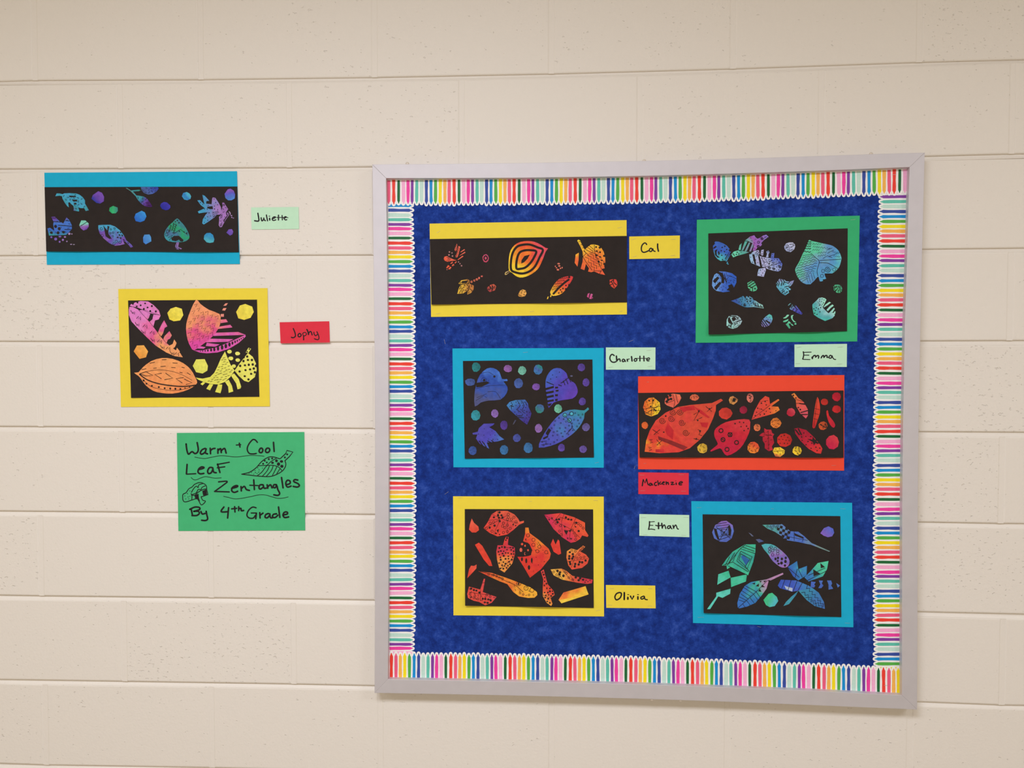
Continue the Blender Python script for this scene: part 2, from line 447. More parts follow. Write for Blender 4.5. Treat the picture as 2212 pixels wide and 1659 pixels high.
for a, b in (((959.4, 733), (961.8, 743)), ((960.6, 1068), (969, 1062)), ((1358, 738.5), (1368, 734.5)), ((1636, 1353), (1643.5, 1355)), ((1370, 1013), (1372, 1006))):
    staple(a, b, DB + 0.0004, board)
# round-headed mounting screws peeping over the frame
bm = bmesh.new(); bmesh.ops.create_uvsphere(bm, u_segments=14, v_segments=8, radius=0.0042)
for v in bm.verts: v.co.y *= 0.6
SCREW = finish(bm, 'mounting_screw'); SCREW.materials.append(plain('painted_screw_head', (205, 194, 180), 0.5, 0.4, metal=0.2))
for p in ((880, 354), (1391.5, 348), (1881.5, 333), (1408.5, 1510), (1470, 1512)):
    o = bpy.data.objects.new('mounting_screw', SCREW); COL.objects.link(o); o.parent = board
    q = P(*p, 0.027); o.location = q - base

# ================================================================== CRAYON BORDER
# colours in the order they run, with position in the repeat, body width (mm) and how far the tip reaches (px)
CRAYONS = [('rose', (233, 92, 128), 0.0, 7.4, 0.3), ('red', (233, 62, 48), .08, 7.3, 1.0), ('dark_green', (22, 100, 52), .161, 6.2, -0.8), ('light_pink', (243, 172, 208), .24, 8.6, -0.2),
           ('magenta', (235, 62, 158), .317, 7.3, -0.2), ('purple', (128, 58, 158), .387, 7.0, 0.2), ('teal', (92, 190, 170), .463, 7.0, -0.6), ('pale_mint', (190, 220, 208), .541, 8.6, -1.4),
           ('navy', (52, 74, 156), .62, 6.9, 0.9), ('blue', (8, 140, 208), .697, 7.0, 0.7), ('green', (82, 172, 68), .774, 7.3, -0.6), ('yellow', (244, 218, 26), .853, 7.6, 1.2), ('orange', (248, 178, 82), .926, 7.3, -0.4)]
CL = 0.056
CRAYON_MESH = {}
rngc = random.Random(11)
for nm, c, ph, wd, ext in CRAYONS:
    bm = bmesh.new(); h = wd / 1900; ws = []
    for t in (0.0, 0.22, 0.45, 0.68, 0.86): ws.append((h * rngc.uniform(0.88, 1.06), t * CL))
    pts = [(w_, z_) for w_, z_ in ws] + [(h * 0.92, CL * 0.885), (h * 0.42, CL * 0.945), (h * 0.34, CL * 0.985)]
    loop = [(x, z) for x, z in pts] + [(0, CL)] + [(-x * rngc.uniform(.9, 1.06), z) for x, z in reversed(pts)]
    prism_into(bm, [Vector((x, -0.00012, z)) for x, z in loop], [Vector((x, 0, z)) for x, z in loop], Vector())
    me = finish(bm, 'crayon'); me.materials.append(plain('printed_' + nm, c, 0.55, 0.3, mottle=0.05, mscale=160)); CRAYON_MESH[nm] = me
WHITE = plain('white_border_card', (238, 236, 234), 0.55, 0.3)
def itp(tab, x):
    if x <= tab[0][0]: a, b = tab[0], tab[1]
    elif x >= tab[-1][0]: a, b = tab[-2], tab[-1]
    else:
        k = next(i for i in range(len(tab) - 1) if tab[i][0] <= x <= tab[i + 1][0]); a, b = tab[k], tab[k + 1]
    return a[1] + (b[1] - a[1]) * (x - a[0]) / (b[0] - a[0])
def strip(side, label, anchors, rev, smin, smax, ends, basef, tipf, d, staples):
    """anchors: repeat number -> pixel along the side; basef/tipf: pixel across, as a function of the pixel along"""
    run = []
    for n in range(-2, 12):
        for nm, c, ph, wd, ext in CRAYONS:
            t = n + ((1 - ph) if rev else ph)
            s = itp(anchors, t)
            if smin <= s <= smax: run.append((s, nm, ext))
    run.sort()
    hz = side in ('top', 'bottom')
    px = (lambda s, a: (s, a)) if hz else (lambda s, a: (a, s))
    sg = 1 if itp(tipf, run[0][0]) > itp(basef, run[0][0]) else -1
    lo, hi = ends
    ss = [lo] + [r_[0] for r_ in run] + [hi]
    pol = [px(s, itp(basef, s) - sg * 1.6) for s in ss]
    sc = []
    for i, (s, nm, ext) in enumerate(run):
        m0 = (s + run[i - 1][0]) / 2 if i else lo
        m1 = (s + run[i + 1][0]) / 2 if i < len(run) - 1 else hi
        tp = itp(tipf, s) + sg * ext
        sc.append((m0, itp(tipf, m0) - sg * 3.0))
        for f_, e_ in ((-.95, -2.2), (-.84, -.2), (-.7, 1.6), (-.5, 3.0), (-.25, 3.8), (0, 4.0), (.25, 3.8), (.5, 3.0), (.7, 1.6), (.84, -.2), (.95, -2.2)):
            w_ = (s - m0) if f_ < 0 else (m1 - s)
            sc.append((s + f_ * min(w_, 6.0), tp + sg * e_))
    sc.append((hi, itp(tipf, hi) - sg * 3.0))
    pol += [px(s, a) for s, a in reversed(sc)]
    mid = ss[len(ss) // 2]
    org = P(*px(mid, itp(basef, mid)), d)
    root = thing('border_strip', label, 'border', org, 'crayon border strips around the bulletin board')
    sheet('strip_card', [pol], d, 0.00025, WHITE, root)
    for i, (s, nm, ext) in enumerate(run):
        a = P(*px(s, itp(basef, s) + (-.9 * sg if nm in ('yellow', 'red') else 0)), d + 0.0003); b = P(*px(s, itp(tipf, s) + sg * ext), d + 0.0003)
        v = b - a
        o = bpy.data.objects.new('crayon', CRAYON_MESH[nm]); COL.objects.link(o); o.parent = root
        o.location = a - org
        nb = run[i + 1][0] - s if i < len(run) - 1 else s - run[i - 1][0]
        o.scale = (0.97 if hz else 0.97, 1, v.length / CL)
        o.rotation_euler = (0, math.atan2(v.x, v.z) + rngc.uniform(-.012, .012), 0)
    for p0, p1 in staples: staple(p0, p1, d + 0.0008, root)
    return root
strip('left', 'vertical crayon border strip on the board side next to the green sign', [(n + .38, y) for n, y in enumerate((454, 585.4, 716, 845.3, 974, 1102.9, 1232, 1361.4))], True, 440, 1412, (434, 1416),
      [(440, 838.6), (640, 839.8), (960, 842), (1300, 841.8), (1416, 841.5)], [(440, 889.5), (590, 892.5), (760, 893.8), (1100, 895), (1300, 894.5), (1416, 891.5)], DB + 0.0003, ())
strip('right', 'vertical crayon border strip on the board side away from the green sign', [(n + .62, y) for n, y in enumerate((457, 595.5, 733, 869.3, 1005.2, 1141.1, 1277, 1413))], False, 422, 1448, (414, 1450),
      [(420, 1958.6), (584, 1954.8), (733, 1950), (930, 1946.5), (1200, 1944.8), (1450, 1944)], [(420, 1901.5), (590, 1897.6), (733, 1893.5), (930, 1890), (1200, 1889.3), (1450, 1890)], DB + 0.0003,
      (((1924, 764.7), (1932, 764.7)), ((1919.6, 796), (1929.6, 796))))
strip('top', 'crayon border strip along the upper rail of the silver frame, tips pointing down', list(enumerate((840.1, 970.5, 1100.2, 1232, 1364.7, 1499.7, 1637, 1777.5, 1920.6))), False, 836, 1958, (836, 1961),
      [(840, 389.5), (1190, 387), (1385, 383.4), (1600, 378.4), (1800, 372.2), (1955, 365.6)], [(840, 440.5), (970, 441), (1190, 439.3), (1390, 436.2), (1600, 431), (1680, 427.2), (1955, 417)], DB + 0.0010,
      (((1926.6, 377.5), (1936, 377)),))
strip('bottom', 'crayon border strip along the lower rail of the silver frame, tips pointing up', [(n + .92, x) for n, x in enumerate((845, 973.5, 1101.8, 1231.6, 1362.6, 1496, 1630.7, 1768.7, 1908.9))], True, 841, 1944, (840.5, 1946.5),
      [(840, 1463.5), (1102, 1467), (1362, 1474), (1630, 1484), (1770, 1490), (1908, 1496.2), (1946, 1498.2)], [(840, 1411.3), (1102, 1415), (1362, 1420.5), (1630, 1430), (1770, 1436), (1908, 1442.5), (1946, 1444.5)], DB + 0.0010,
      (((1908.9, 1480.5), (1920.4, 1480.8)),))
# ================================================================== PAPER THINGS
def quad(T, s): return [T(p) for p in parse(s)]
def paper_grid(name, q, d, mat, parent, lift, nx=28, ny=14, th=0.00022):
    """a sheet of paper over pixel quad q (tl,tr,br,bl) that lifts off its mount by lift(u,v)"""
    bm = bmesh.new(); org = P(*[sum(p[i] for p in q) / 4 for i in (0, 1)], d)
    vs = [1 - (1 - j / ny) ** 1.6 for j in range(ny + 1)]
    def pt(u, v):
        return tuple((q[0][i] * (1 - u) + q[1][i] * u) * (1 - v) + (q[3][i] * (1 - u) + q[2][i] * u) * v for i in (0, 1))
    fr = [[P(*pt(i / nx, v), d + th + lift(i / nx, v)) - org for i in range(nx + 1)] for v in vs]
    vf = [[bm.verts.new(p) for p in row] for row in fr]
    vb = [[bm.verts.new(p + Vector((0, th, 0))) for p in row] for row in fr]
    for j in range(ny):
        for i in range(nx):
            bm.faces.new((vf[j][i], vf[j + 1][i], vf[j + 1][i + 1], vf[j][i + 1])); bm.faces.new((vb[j][i], vb[j][i + 1], vb[j + 1][i + 1], vb[j + 1][i]))
    rim = [(0, i) for i in range(nx)] + [(j, nx) for j in range(ny)] + [(ny, i) for i in range(nx, 0, -1)] + [(j, 0) for j in range(ny, 0, -1)]
    for a, b in zip(rim, rim[1:] + rim[:1]):
        bm.faces.new((vf[a[0]][a[1]], vf[b[0]][b[1]], vb[b[0]][b[1]], vb[a[0]][a[1]]))
    for f in bm.faces: f.smooth = False
    return link(name, finish(bm, name), parent, org, mat)
def inv_bilinear(q, x, y):
    u = v = 0.5
    for _ in range(6):
        f = [(q[0][i] * (1 - u) + q[1][i] * u) * (1 - v) + (q[3][i] * (1 - u) + q[2][i] * u) * v - (x, y)[i] for i in (0, 1)]
        du = [(q[1][i] - q[0][i]) * (1 - v) + (q[2][i] - q[3][i]) * v for i in (0, 1)]
        dv = [(q[3][i] - q[0][i]) * (1 - u) + (q[2][i] - q[1][i]) * u for i in (0, 1)]
        det = du[0] * dv[1] - du[1] * dv[0]
        u -= (f[0] * dv[1] - f[1] * dv[0]) / det; v -= (du[0] * f[1] - du[1] * f[0]) / det
    return u, v
# painted colours
TEAL, CYAN, BLUE, DBLUE, PURP, LILAC, MINT, GREEN, SLATE = (60, 150, 165), (70, 165, 205), (62, 105, 195), (48, 58, 160), (105, 70, 170), (165, 125, 195), (125, 205, 185), (50, 165, 115), (75, 95, 150)
RED, CRIM, ORNG, YEL, PINK, MAG, SALM, GOLD, BROWN = (222, 62, 48), (190, 38, 58), (235, 115, 45), (240, 205, 60), (225, 125, 180), (215, 75, 135), (228, 112, 90), (225, 165, 75), (130, 40, 42)
PCOUNT = [0]
def collage(crop, mount_q, black_q, mount_mat, label, pieces, d0, lift_mm, phase, staples=()):
    rng = random.Random(len(label) * 7 + int(phase * 10))
    mq, bq = quad(crop, mount_q), quad(crop, black_q)
    org = P((mq[2][0] + mq[3][0]) / 2, (mq[2][1] + mq[3][1]) / 2, d0)
    root = thing('leaf_collage', label, 'artwork', org, None)
    sheet('mount', [mq], d0, 0.0004, mount_mat, root)
    def lf(u, v):
        t = max(0.0, (v - 0.80) / 0.20); t = t * t * (3 - 2 * t)
        return lift_mm / 1000 * t * (0.25 + 0.75 * (0.5 + 0.5 * math.sin(u * 9.5 + phase)) ** 1.5)
    db = d0 + 0.0007
    paper_grid('black_sheet', bq, db, BLACK, root, lf)
    lift = lambda x, y: lf(*[min(1, max(0, t)) for t in inv_bilinear(bq, x, y)])
    one_by_one = []
    for pc in pieces:
        if pc.get('n') == 'paper_patch': one_by_one += [dict(pc, p=[st]) for st in pc['p']]
        else: one_by_one.append(pc)
    for ip_, pc in enumerate(one_by_one):
        T = pc.get('T', crop); nm = pc.get('n', 'leaf')
        polys = []
        for st in pc.get('p', ()): 
            pts = parse(st)
            if pc.get('sm', nm == 'leaf' and len(pts) > 6 and not pc.get('raw')): pts = smooth(pts, True, 2)
            polys.append([T(p) for p in pts])
        for e in pc.get('e', ()):
            e = tuple(e) + (e[2],) if len(e) == 3 else e
            k = rng.uniform(0, 6.28); n_ = 9 if e[2] / T.s > 4 else 7
            q = ell(0, 0, e[2], e[3], n=n_)
            polys.append([T((e[0] + x * rng.uniform(.92, 1.06), e[1] + y * rng.uniform(.92, 1.06))) for x, y in q])
        xs = [p[0] for q in polys for p in q]; ys = [p[1] for q in polys for p in q]
        size = max(8, max(max(xs) - min(xs), max(ys) - min(ys))) * 0.00106
        PCOUNT[0] += 1
        mt = watercolour('watercolour_%d' % PCOUNT[0], pc['c'], pc.get('a', 45), size, PCOUNT[0], pc.get('b', 0.0))
        top = max(lift(x, y) for q in polys for x, y in q)
        over = 0.0001 if nm == 'paper_patch' else 0.0; dz = (ip_ % 4) * 2e-5 if not over else 8e-5
        if top > 0.0002:
            o = bent_sheet(nm, polys, db + 0.00075 + 2 * over + dz, mt, root, lift); di = db + 0.00135
        else:
            o = sheet(nm, polys, db + 0.0005 + 1.9 * over + dz, 0.00018 - over, mt, root); di = db + 0.00098
        if pc.get('lab'): o['label'] = pc['lab']
        if pc.get('ink'):
            ip = ink_polys(pc['ink'], T, polys, rng)
            if ip: flat_mesh('ink_pattern', ip, di, o, BLACK, lift, org + o.location)
    for st in staples:
        a, b = parse(st); staple(crop(a), crop(b), d0 + 0.0007, root)
    return root
def pebbles(lst, T, ink=None):
    """lst: (x, y, rx, ry, colours)"""
    return [dict(n='pebble', T=T, e=[(x, y, a, b)], c=c if isinstance(c, list) else [c, tuple(int(v * .85) for v in c)], ink=ink) for x, y, a, b, c in lst]
def pb(T, p, c, ink=None, a=45): return dict(n='pebble', T=T, p=[p], c=c, ink=ink, a=a)
def lf_(T, p, c, ink=None, a=45, **k): return dict(n='leaf', T=T, p=p if isinstance(p, list) else [p], c=c, ink=ink, a=a, **k)

CYAN_CARD = plain('cyan_card', (24, 168, 206), 0.8, 0.2, mottle=0.03)
YELLOW_CARD = plain('yellow_card', (231, 208, 66), 0.8, 0.2, mottle=0.02)
GREEN_CARD = plain('green_card', (55, 172, 114), 0.8, 0.2, mottle=0.03)
ORANGE_CARD = plain('orange_red_card', (232, 74, 51), 0.8, 0.2, mottle=0.02)
TITLE_GREEN = plain('sign_green_card', (69, 177, 118), 0.8, 0.2, mottle=0.03)
MINT_CARD = plain('mint_card', (190, 228, 198), 0.8, 0.2, mottle=0.02)
RED_CARD = plain('red_card', (216, 51, 68), 0.8, 0.2, mottle=0.03)
DW = 0.0008                    # papers taped to the wall
DP = DB + 0.0004               # papers stapled to the board

# ---------------------------------------------------------------- cool strip on the wall
JU, JA, JB = Crop(80, 350, 3.6867), Crop(95, 400, 10.0545), Crop(300, 400, 10.0545)
pieces = [
 lf_(JA, "245,240 275,180 340,178 400,195 440,178 560,172 700,180 770,205 840,260 890,330 890,400 930,465 975,545 905,562 875,500 800,500 740,480 765,555 755,572 640,550 650,520 640,450 590,410 560,370 525,380 540,485 500,450 450,380 400,290 390,240 340,230", [PURP, TEAL, CYAN, TEAL], [('p', "540,225 690,235 700,260 560,260", "600,310 720,315 720,355 640,350", "640,385 700,380 710,420 660,415"), ('rs', 9, 40, 62)], 80, raw=1),
 pb(JA, "1180,130 1260,165 1305,250 1300,350 1220,400 1140,385 1030,295 1060,215", [DBLUE, PURP, (120, 80, 180)]),
 pb(JA, "1500,450 1600,485 1605,560 1560,610 1480,615 1415,560 1425,490", [(40, 160, 100), (60, 180, 120), (60, 140, 130)], None, 0),
 pb(JB, "-70,620 60,555 130,590 165,680 120,770 30,805 -70,780 -100,700", [(40, 100, 200), (60, 150, 220)], None, 70),
 lf_(JA, ["160,690 235,685 350,795 420,830 490,700 550,760 605,870 605,960 480,1080 380,1085 110,1095 75,940 130,925 225,990 200,850 210,800"], [TEAL, BLUE, (70, 120, 205), PURP], [('d', 32, "250,895 330,945 160,1030 305,1035 425,1020"), ('k', 14, "180,712 250,715", "200,790 360,800", "310,870 600,890", "450,960 600,965", "470,770 550,775"), ('rs', 7, 30, 80)], 100, raw=1),
 dict(n='leaf_fragment', T=JA, e=[(160, 1130, 24), (255, 1170, 34), (345, 1115, 32, 22), (410, 1188, 26), (340, 1230, 23), (455, 1125, 26, 20), (550, 1055, 27), (605, 1060, 15), (497, 1222, 17), (590, 1285, 24, 13), (650, 1290, 22, 11)], c=[(120, 90, 180), LILAC, (150, 140, 160)], a=0),
 pb(JA, "810,765 900,765 970,830 970,900 930,960 860,985 800,940 765,870", [PURP, (150, 100, 185), MINT, MINT], [('k', 12, "790,890 930,800")], 115),
 lf_(JA, "1180,870 1270,862 1440,860 1540,895 1650,980 1740,1100 1790,1200 1900,1290 1935,1340 1880,1355 1830,1290 1760,1220 1720,1215 1755,1280 1650,1305 1540,1315 1420,1260 1300,1160 1210,1050 1180,950", [LILAC, PURP, CYAN, (80, 160, 200)], [('p', "1285,872 1375,985 1380,880 1420,900 1395,1000 1400,1060 1470,1160 1420,1165 1340,1110 1310,960", "1580,1030 1620,1000 1615,1050", "1640,1000 1690,1030 1650,1040", "1610,1080 1650,1060 1660,1110", "1680,1060 1720,1090 1690,1120", "1570,1140 1610,1110 1620,1150", "1640,1130 1690,1140 1660,1170", "1710,1160 1760,1200 1730,1210", "1800,1225 1850,1265 1830,1275"), ('o', 26, 7, "1245,945 1265,1090 1570,1220 1520,1270 1650,1240"), ('o', 18, 7, "1450,960 1530,940 1440,1040 1500,1030 1495,1110")], 70, raw=1),
 lf_(JB, ["40,40 410,40 430,75 380,140 300,190 200,205 110,170 60,110"], [SLATE, (75, 100, 175), DBLUE], [('rs', 8, 45, 50)], raw=1),
 lf_(JA, ["1775,62 1800,58 1890,115 2060,98 2105,110 2060,130 1930,135 2010,225 2090,232 2030,262 1985,235 1880,130"], [(90, 130, 120), TEAL, (60, 140, 120)], raw=1, n_='stem'),
 lf_(JB, "-60,225 60,240 150,270 220,350 290,460 230,475 120,450 30,380 -40,290", [TEAL, (60, 90, 150), PURP, (70, 30, 100)], [('rs', 10, 40, 62)], -40),
 pb(JB, "540,365 610,375 680,440 685,490 640,535 580,545 500,515 460,450 480,400", [(42, 44, 150), (70, 60, 180)]),
 pb(JB, "960,170 1040,148 1100,180 1135,240 1120,300 1050,328 980,310 935,240", [(60, 150, 200), (50, 125, 195), (80, 180, 205)]),
 pb(JB, "1930,90 1990,75 2060,120 2090,200 2080,290 2010,330 1940,330 1880,280 1860,190", [(80, 130, 210), (90, 90, 195), (135, 90, 185)], None, 110),
 lf_(JB, "1270,330 1330,325 1425,420 1395,290 1380,210 1430,230 1530,340 1465,345 1460,400 1580,415 1590,300 1605,265 1660,275 1730,380 1780,475 1790,560 1700,640 1640,700 1500,800 1410,855 1375,830 1390,740 1450,640 1500,590 1420,595 1300,612 1280,570 1400,515 1430,500 1340,430", [CYAN, (70, 150, 195), (105, 140, 195), LILAC], [('p', "1480,470 1600,455 1610,520 1540,520 1490,500"), ('rd', 11, 58), ('z', 9, 12, 8, "1600,610 1720,560", "1600,650 1730,590", "1610,690 1700,640")], 0, raw=1),
 lf_(JB, "1810,380 1850,380 1900,460 1940,520 1890,590 1940,600 1950,660 1880,760 1860,800 1800,910 1760,915 1735,870 1745,740 1740,690 1800,620 1750,640 1700,640 1790,560 1820,450", [LILAC, (160, 110, 185)], [('k', 20, "1900,600 1925,660 1860,750 1850,790"), ('o', 18, 8, "1845,430 1790,680 1780,860"), ('rs', 8, 34, 55)], raw=1),
 dict(n='leaf_fragment', T=JB, e=[(2012, 660, 16), (2018, 700, 14), (2052, 714, 16, 9)], p=["1945,560 1975,575 1995,610 1980,665 1972,610"], c=[LILAC, (180, 160, 180)]),
 pb(JB, "1470,1040 1550,1035 1610,1080 1640,1180 1620,1240 1540,1255 1470,1240 1410,1170 1420,1090", [(80, 175, 190), (50, 140, 195)], None, 80),
 pb(JB, "1950,960 2020,955 2050,1010 2030,1070 1980,1095 1900,1030", [(100, 75, 175), (125, 90, 190)]),
 lf_(JB, "830,720 900,780 990,880 1060,1000 1100,1120 1060,1190 970,1230 820,1240 640,1215 560,1130 555,1050 590,960 650,880 740,800", [TEAL, (70, 110, 150), (40, 160, 110), (60, 130, 140)], [('p', "700,1150 760,1100 870,1100 970,1190 950,1225 900,1220 870,1180 800,1215 720,1200"), ('z', 16, 14, 8, "700,870 660,1000", "760,830 720,980", "810,850 750,1040"), ('d', 14, "835,765 790,795 870,815 980,1015 1040,1040 880,1000"), ('o', 32, 7, "625,1000 600,1070"), ('k', 8, "660,1200 730,1080 640,1140", "750,1060 900,960 1060,1080")], 45),
 dict(n='leaf_stem', T=JB, p=["820,1245 870,1245 855,1330 860,1345 935,1375 915,1395 870,1375 870,1400 820,1395 785,1330 800,1290"], c=[(110, 95, 150), LILAC], ink=[('rd', 9, 32)]),
 pb(JB, "120,1075 230,1070 265,1130 270,1220 150,1285 95,1240 90,1140", [(65, 125, 205), (80, 150, 215)]),
]
for pc in pieces:
    if pc.get('n_'): pc['n'] = 'leaf_stem'
collage(JU, "58,85 1592,73 1615,812 78,818", "60,200 1595,195 1607,718 73,712", CYAN_CARD, 'long black leaf collage on cyan strips taped to the block wall', pieces, DW, 4.0, 0.4)

# ---------------------------------------------------------------- warm collage on the wall
JO = Crop(230, 600, 4.337)
def wm(T_, cs, flip): 
    out = []
    for x, y in parse(cs):
        k = -1 if flip else 1
        out.append(' '.join('%d,%d' % (x + a + .35 * b, y + k * b + .35 * a) for a, b in ((-18, -14), (-8, 12), (0, -8), (9, 13), (18, -14))))
    return out
rngj = random.Random(5)
hooks = []
for c in scatter([[p for p in parse("840,215 880,250 960,310 1055,345 1060,400 1050,450 1010,520 950,575 880,630 825,670 795,640 765,580 752,480 762,400 795,300")]], 40, rngj, 900):
    hooks.append('%d,%d %d,%d %d,%d' % (c[0] - 16, c[1] + 4, c[0] + 13, c[1] - 8, c[0] + (9 if rngj.random() < .6 else -4), c[1] + 24))
dashes = ['%d,%d %d,%d' % (c[0] - 9, c[1] + 1, c[0] + 9, c[1] - 3) for c in scatter([parse("1108,715 1150,810 1190,870 1150,925 1105,965 1050,992 980,985 920,972 980,940 1020,895 1050,830 1075,770")], 21, rngj, 1500)]
pieces = [
 lf_(JO, ["245,270 260,235 320,217 390,222 440,255 490,305 505,350 470,345 400,330 330,295 290,278", "215,272 250,275 300,300 345,335 400,410 450,470 500,545 560,610 620,660 690,705 715,745 640,735 560,700 460,635 380,560 300,480 235,410 210,350 210,300",
      "335,300 410,338 395,380 365,400 345,335 310,305", "440,345 508,352 490,390 455,400 440,455 420,465 400,415 430,390", "520,430 540,398 570,455 545,470 530,520 510,552 480,520 495,480", "590,500 612,540 595,570 575,580 560,618 528,585 545,545", "635,578 657,612 640,650 615,668 585,638 620,620", "660,655 688,690 675,720 645,700", "218,262 232,245 250,255 244,272"],
     [(238, 160, 105), (222, 88, 145), (228, 130, 190), (222, 130, 200)], [('d', 9, "290,232 362,240 320,258 283,268 385,278 425,265 350,292 410,312 462,315"), ('k', 5) + tuple(wm(JO, "250,328 292,440 350,512 437,587 528,655 618,710", False)) + tuple(wm(JO, "305,375 365,452 432,512 500,595 580,662 662,712", True)), ('k', 3, "300,302 400,410 560,612", "330,295 500,350")], 130, raw=1),
 pb(JO, "600,290 650,273 705,290 720,350 690,400 630,408 590,390 570,330", [(232, 212, 70), (245, 225, 90)]),
 pb(JO, "1250,260 1300,245 1365,270 1380,320 1350,375 1290,395 1235,380 1215,320", [(230, 210, 75), (242, 225, 85)]),
 lf_(JO, ["840,205 880,245 960,300 1060,340 1068,400 1060,450 1020,520 960,580 880,640 820,680 790,650 760,580 745,480 755,400 790,300"], [(218, 75, 160), (222, 88, 128), (238, 150, 105), (240, 155, 110)], [('k', 3) + tuple(hooks)], 100),
 lf_(JO, ["1070,340 1100,338 1100,365 1072,365", "1068,392 1120,388 1138,415 1070,425", "1055,458 1160,440 1180,465 1040,480", "1015,515 1235,508 1305,535 1000,545", "960,570 1190,575 1140,600 930,605", "940,610 1060,625 1020,645 930,640", "870,640 930,650 910,665 850,662", "820,680 900,680 1040,650 1180,590 1300,535 1305,550 1240,610 1150,665 1040,700 940,708 870,700", "1095,262 1115,240 1138,238 1120,262", "1083,305 1095,285 1125,283 1110,308"],
     [(215, 85, 175), (218, 100, 175), (230, 110, 140), (235, 150, 130)], [('e', "1010,670,10,20 1045,662,11,22 1083,652,12,22 1118,640,12,22 1152,625,11,20 1180,612,9,16 1205,600,7,13 1225,590,6,11 1245,580,5,9 1262,570,5,8 1280,560,4,7 980,676,9,15 950,681,7,11 925,684,5,9 900,687,4,7 880,688,4,6")], 100, raw=1),
 pb(JO, "285,635 350,632 390,690 370,745 310,760 255,690", [(235, 155, 65), (240, 175, 85)]),
 lf_(JO, "258,890 300,885 340,840 420,780 520,752 620,760 720,800 790,860 830,930 850,985 800,1030 720,1065 620,1085 520,1080 440,1060 370,1010 325,950 300,920", [(235, 140, 85), (242, 165, 100)], [('l', 10, "310,905 380,955 480,990 600,1010 720,1018 840,1005"), ('l', 3, "340,890 450,865 580,870 700,905 800,960", "340,955 420,1020 520,1045 620,1055 720,1045 800,1020"), ('k', 6, "310,900 370,880 435,915 370,920 310,900", "515,895 452,905 512,945", "555,895 620,940 545,955", "720,935 650,945 708,985", "730,950 803,985 745,1000"), ('k', 5, "405,800 450,792", "520,768 560,766", "620,797 662,800", "330,860 370,852", "440,848 468,845", "508,832 552,828", "608,840 645,842", "705,838 730,843", "685,885 710,890", "755,890 785,908"), ('d', 9, "348,962 375,992 425,1012 490,1024 545,1035 597,1038 645,1040 692,1042"), ('d', 6, "735,1032 778,1025 812,1012")], 90),
 pb(JO, "840,765 920,762 950,825 945,870 900,897 840,885 808,825", [(220, 220, 95), (232, 228, 100)]),
 lf_(JO, ["1110,690 1130,740 1160,810 1200,870 1160,930 1110,975 1050,1000 980,995 920,980 860,955 835,935 900,945 970,930 1010,890 1040,830 1070,760", "1325,705 1370,740 1400,800 1408,860 1390,930 1330,978 1290,965 1240,920 1200,870 1250,800 1285,755", "1305,700 1330,655 1355,665 1330,705",
      "880,995 905,975 925,985 900,1008", "935,1040 965,995 1000,1000 970,1055", "1018,1070 1045,1000 1085,1000 1080,1040 1068,1082", "1110,975 1145,955 1175,1010 1188,1065 1145,1078 1140,1020", "1165,915 1195,895 1240,950 1262,1020 1255,1038 1228,1045 1215,990"], [(225, 222, 90), (232, 228, 110)],
     [('d', 11, "1318,738 1283,780 1325,770 1362,770 1252,825 1297,820 1333,815 1370,812 1247,878 1302,865 1345,858 1380,850 1295,922 1355,900 1330,952 1285,745 1400,825 1390,885"), ('k', 3) + tuple(dashes), ('d', 7, "1338,668 1318,692")], raw=1),
 dict(n='leaf_fragment', T=JO, e=[(1152, 692, 22, 18), (1228, 710, 24, 18), (1165, 755, 24, 18), (1230, 772, 22, 17), (1193, 828, 20, 17)], c=[(225, 225, 100), (232, 228, 115)]),
]
collage(JO, "110,105 1508,97 1530,1205 135,1210", "202,213 1410,205 1432,1115 230,1125", YELLOW_CARD, 'yellow mounted collage of pink, orange and yellow leaves on the block wall', pieces, DW, 2.0, 2.0)

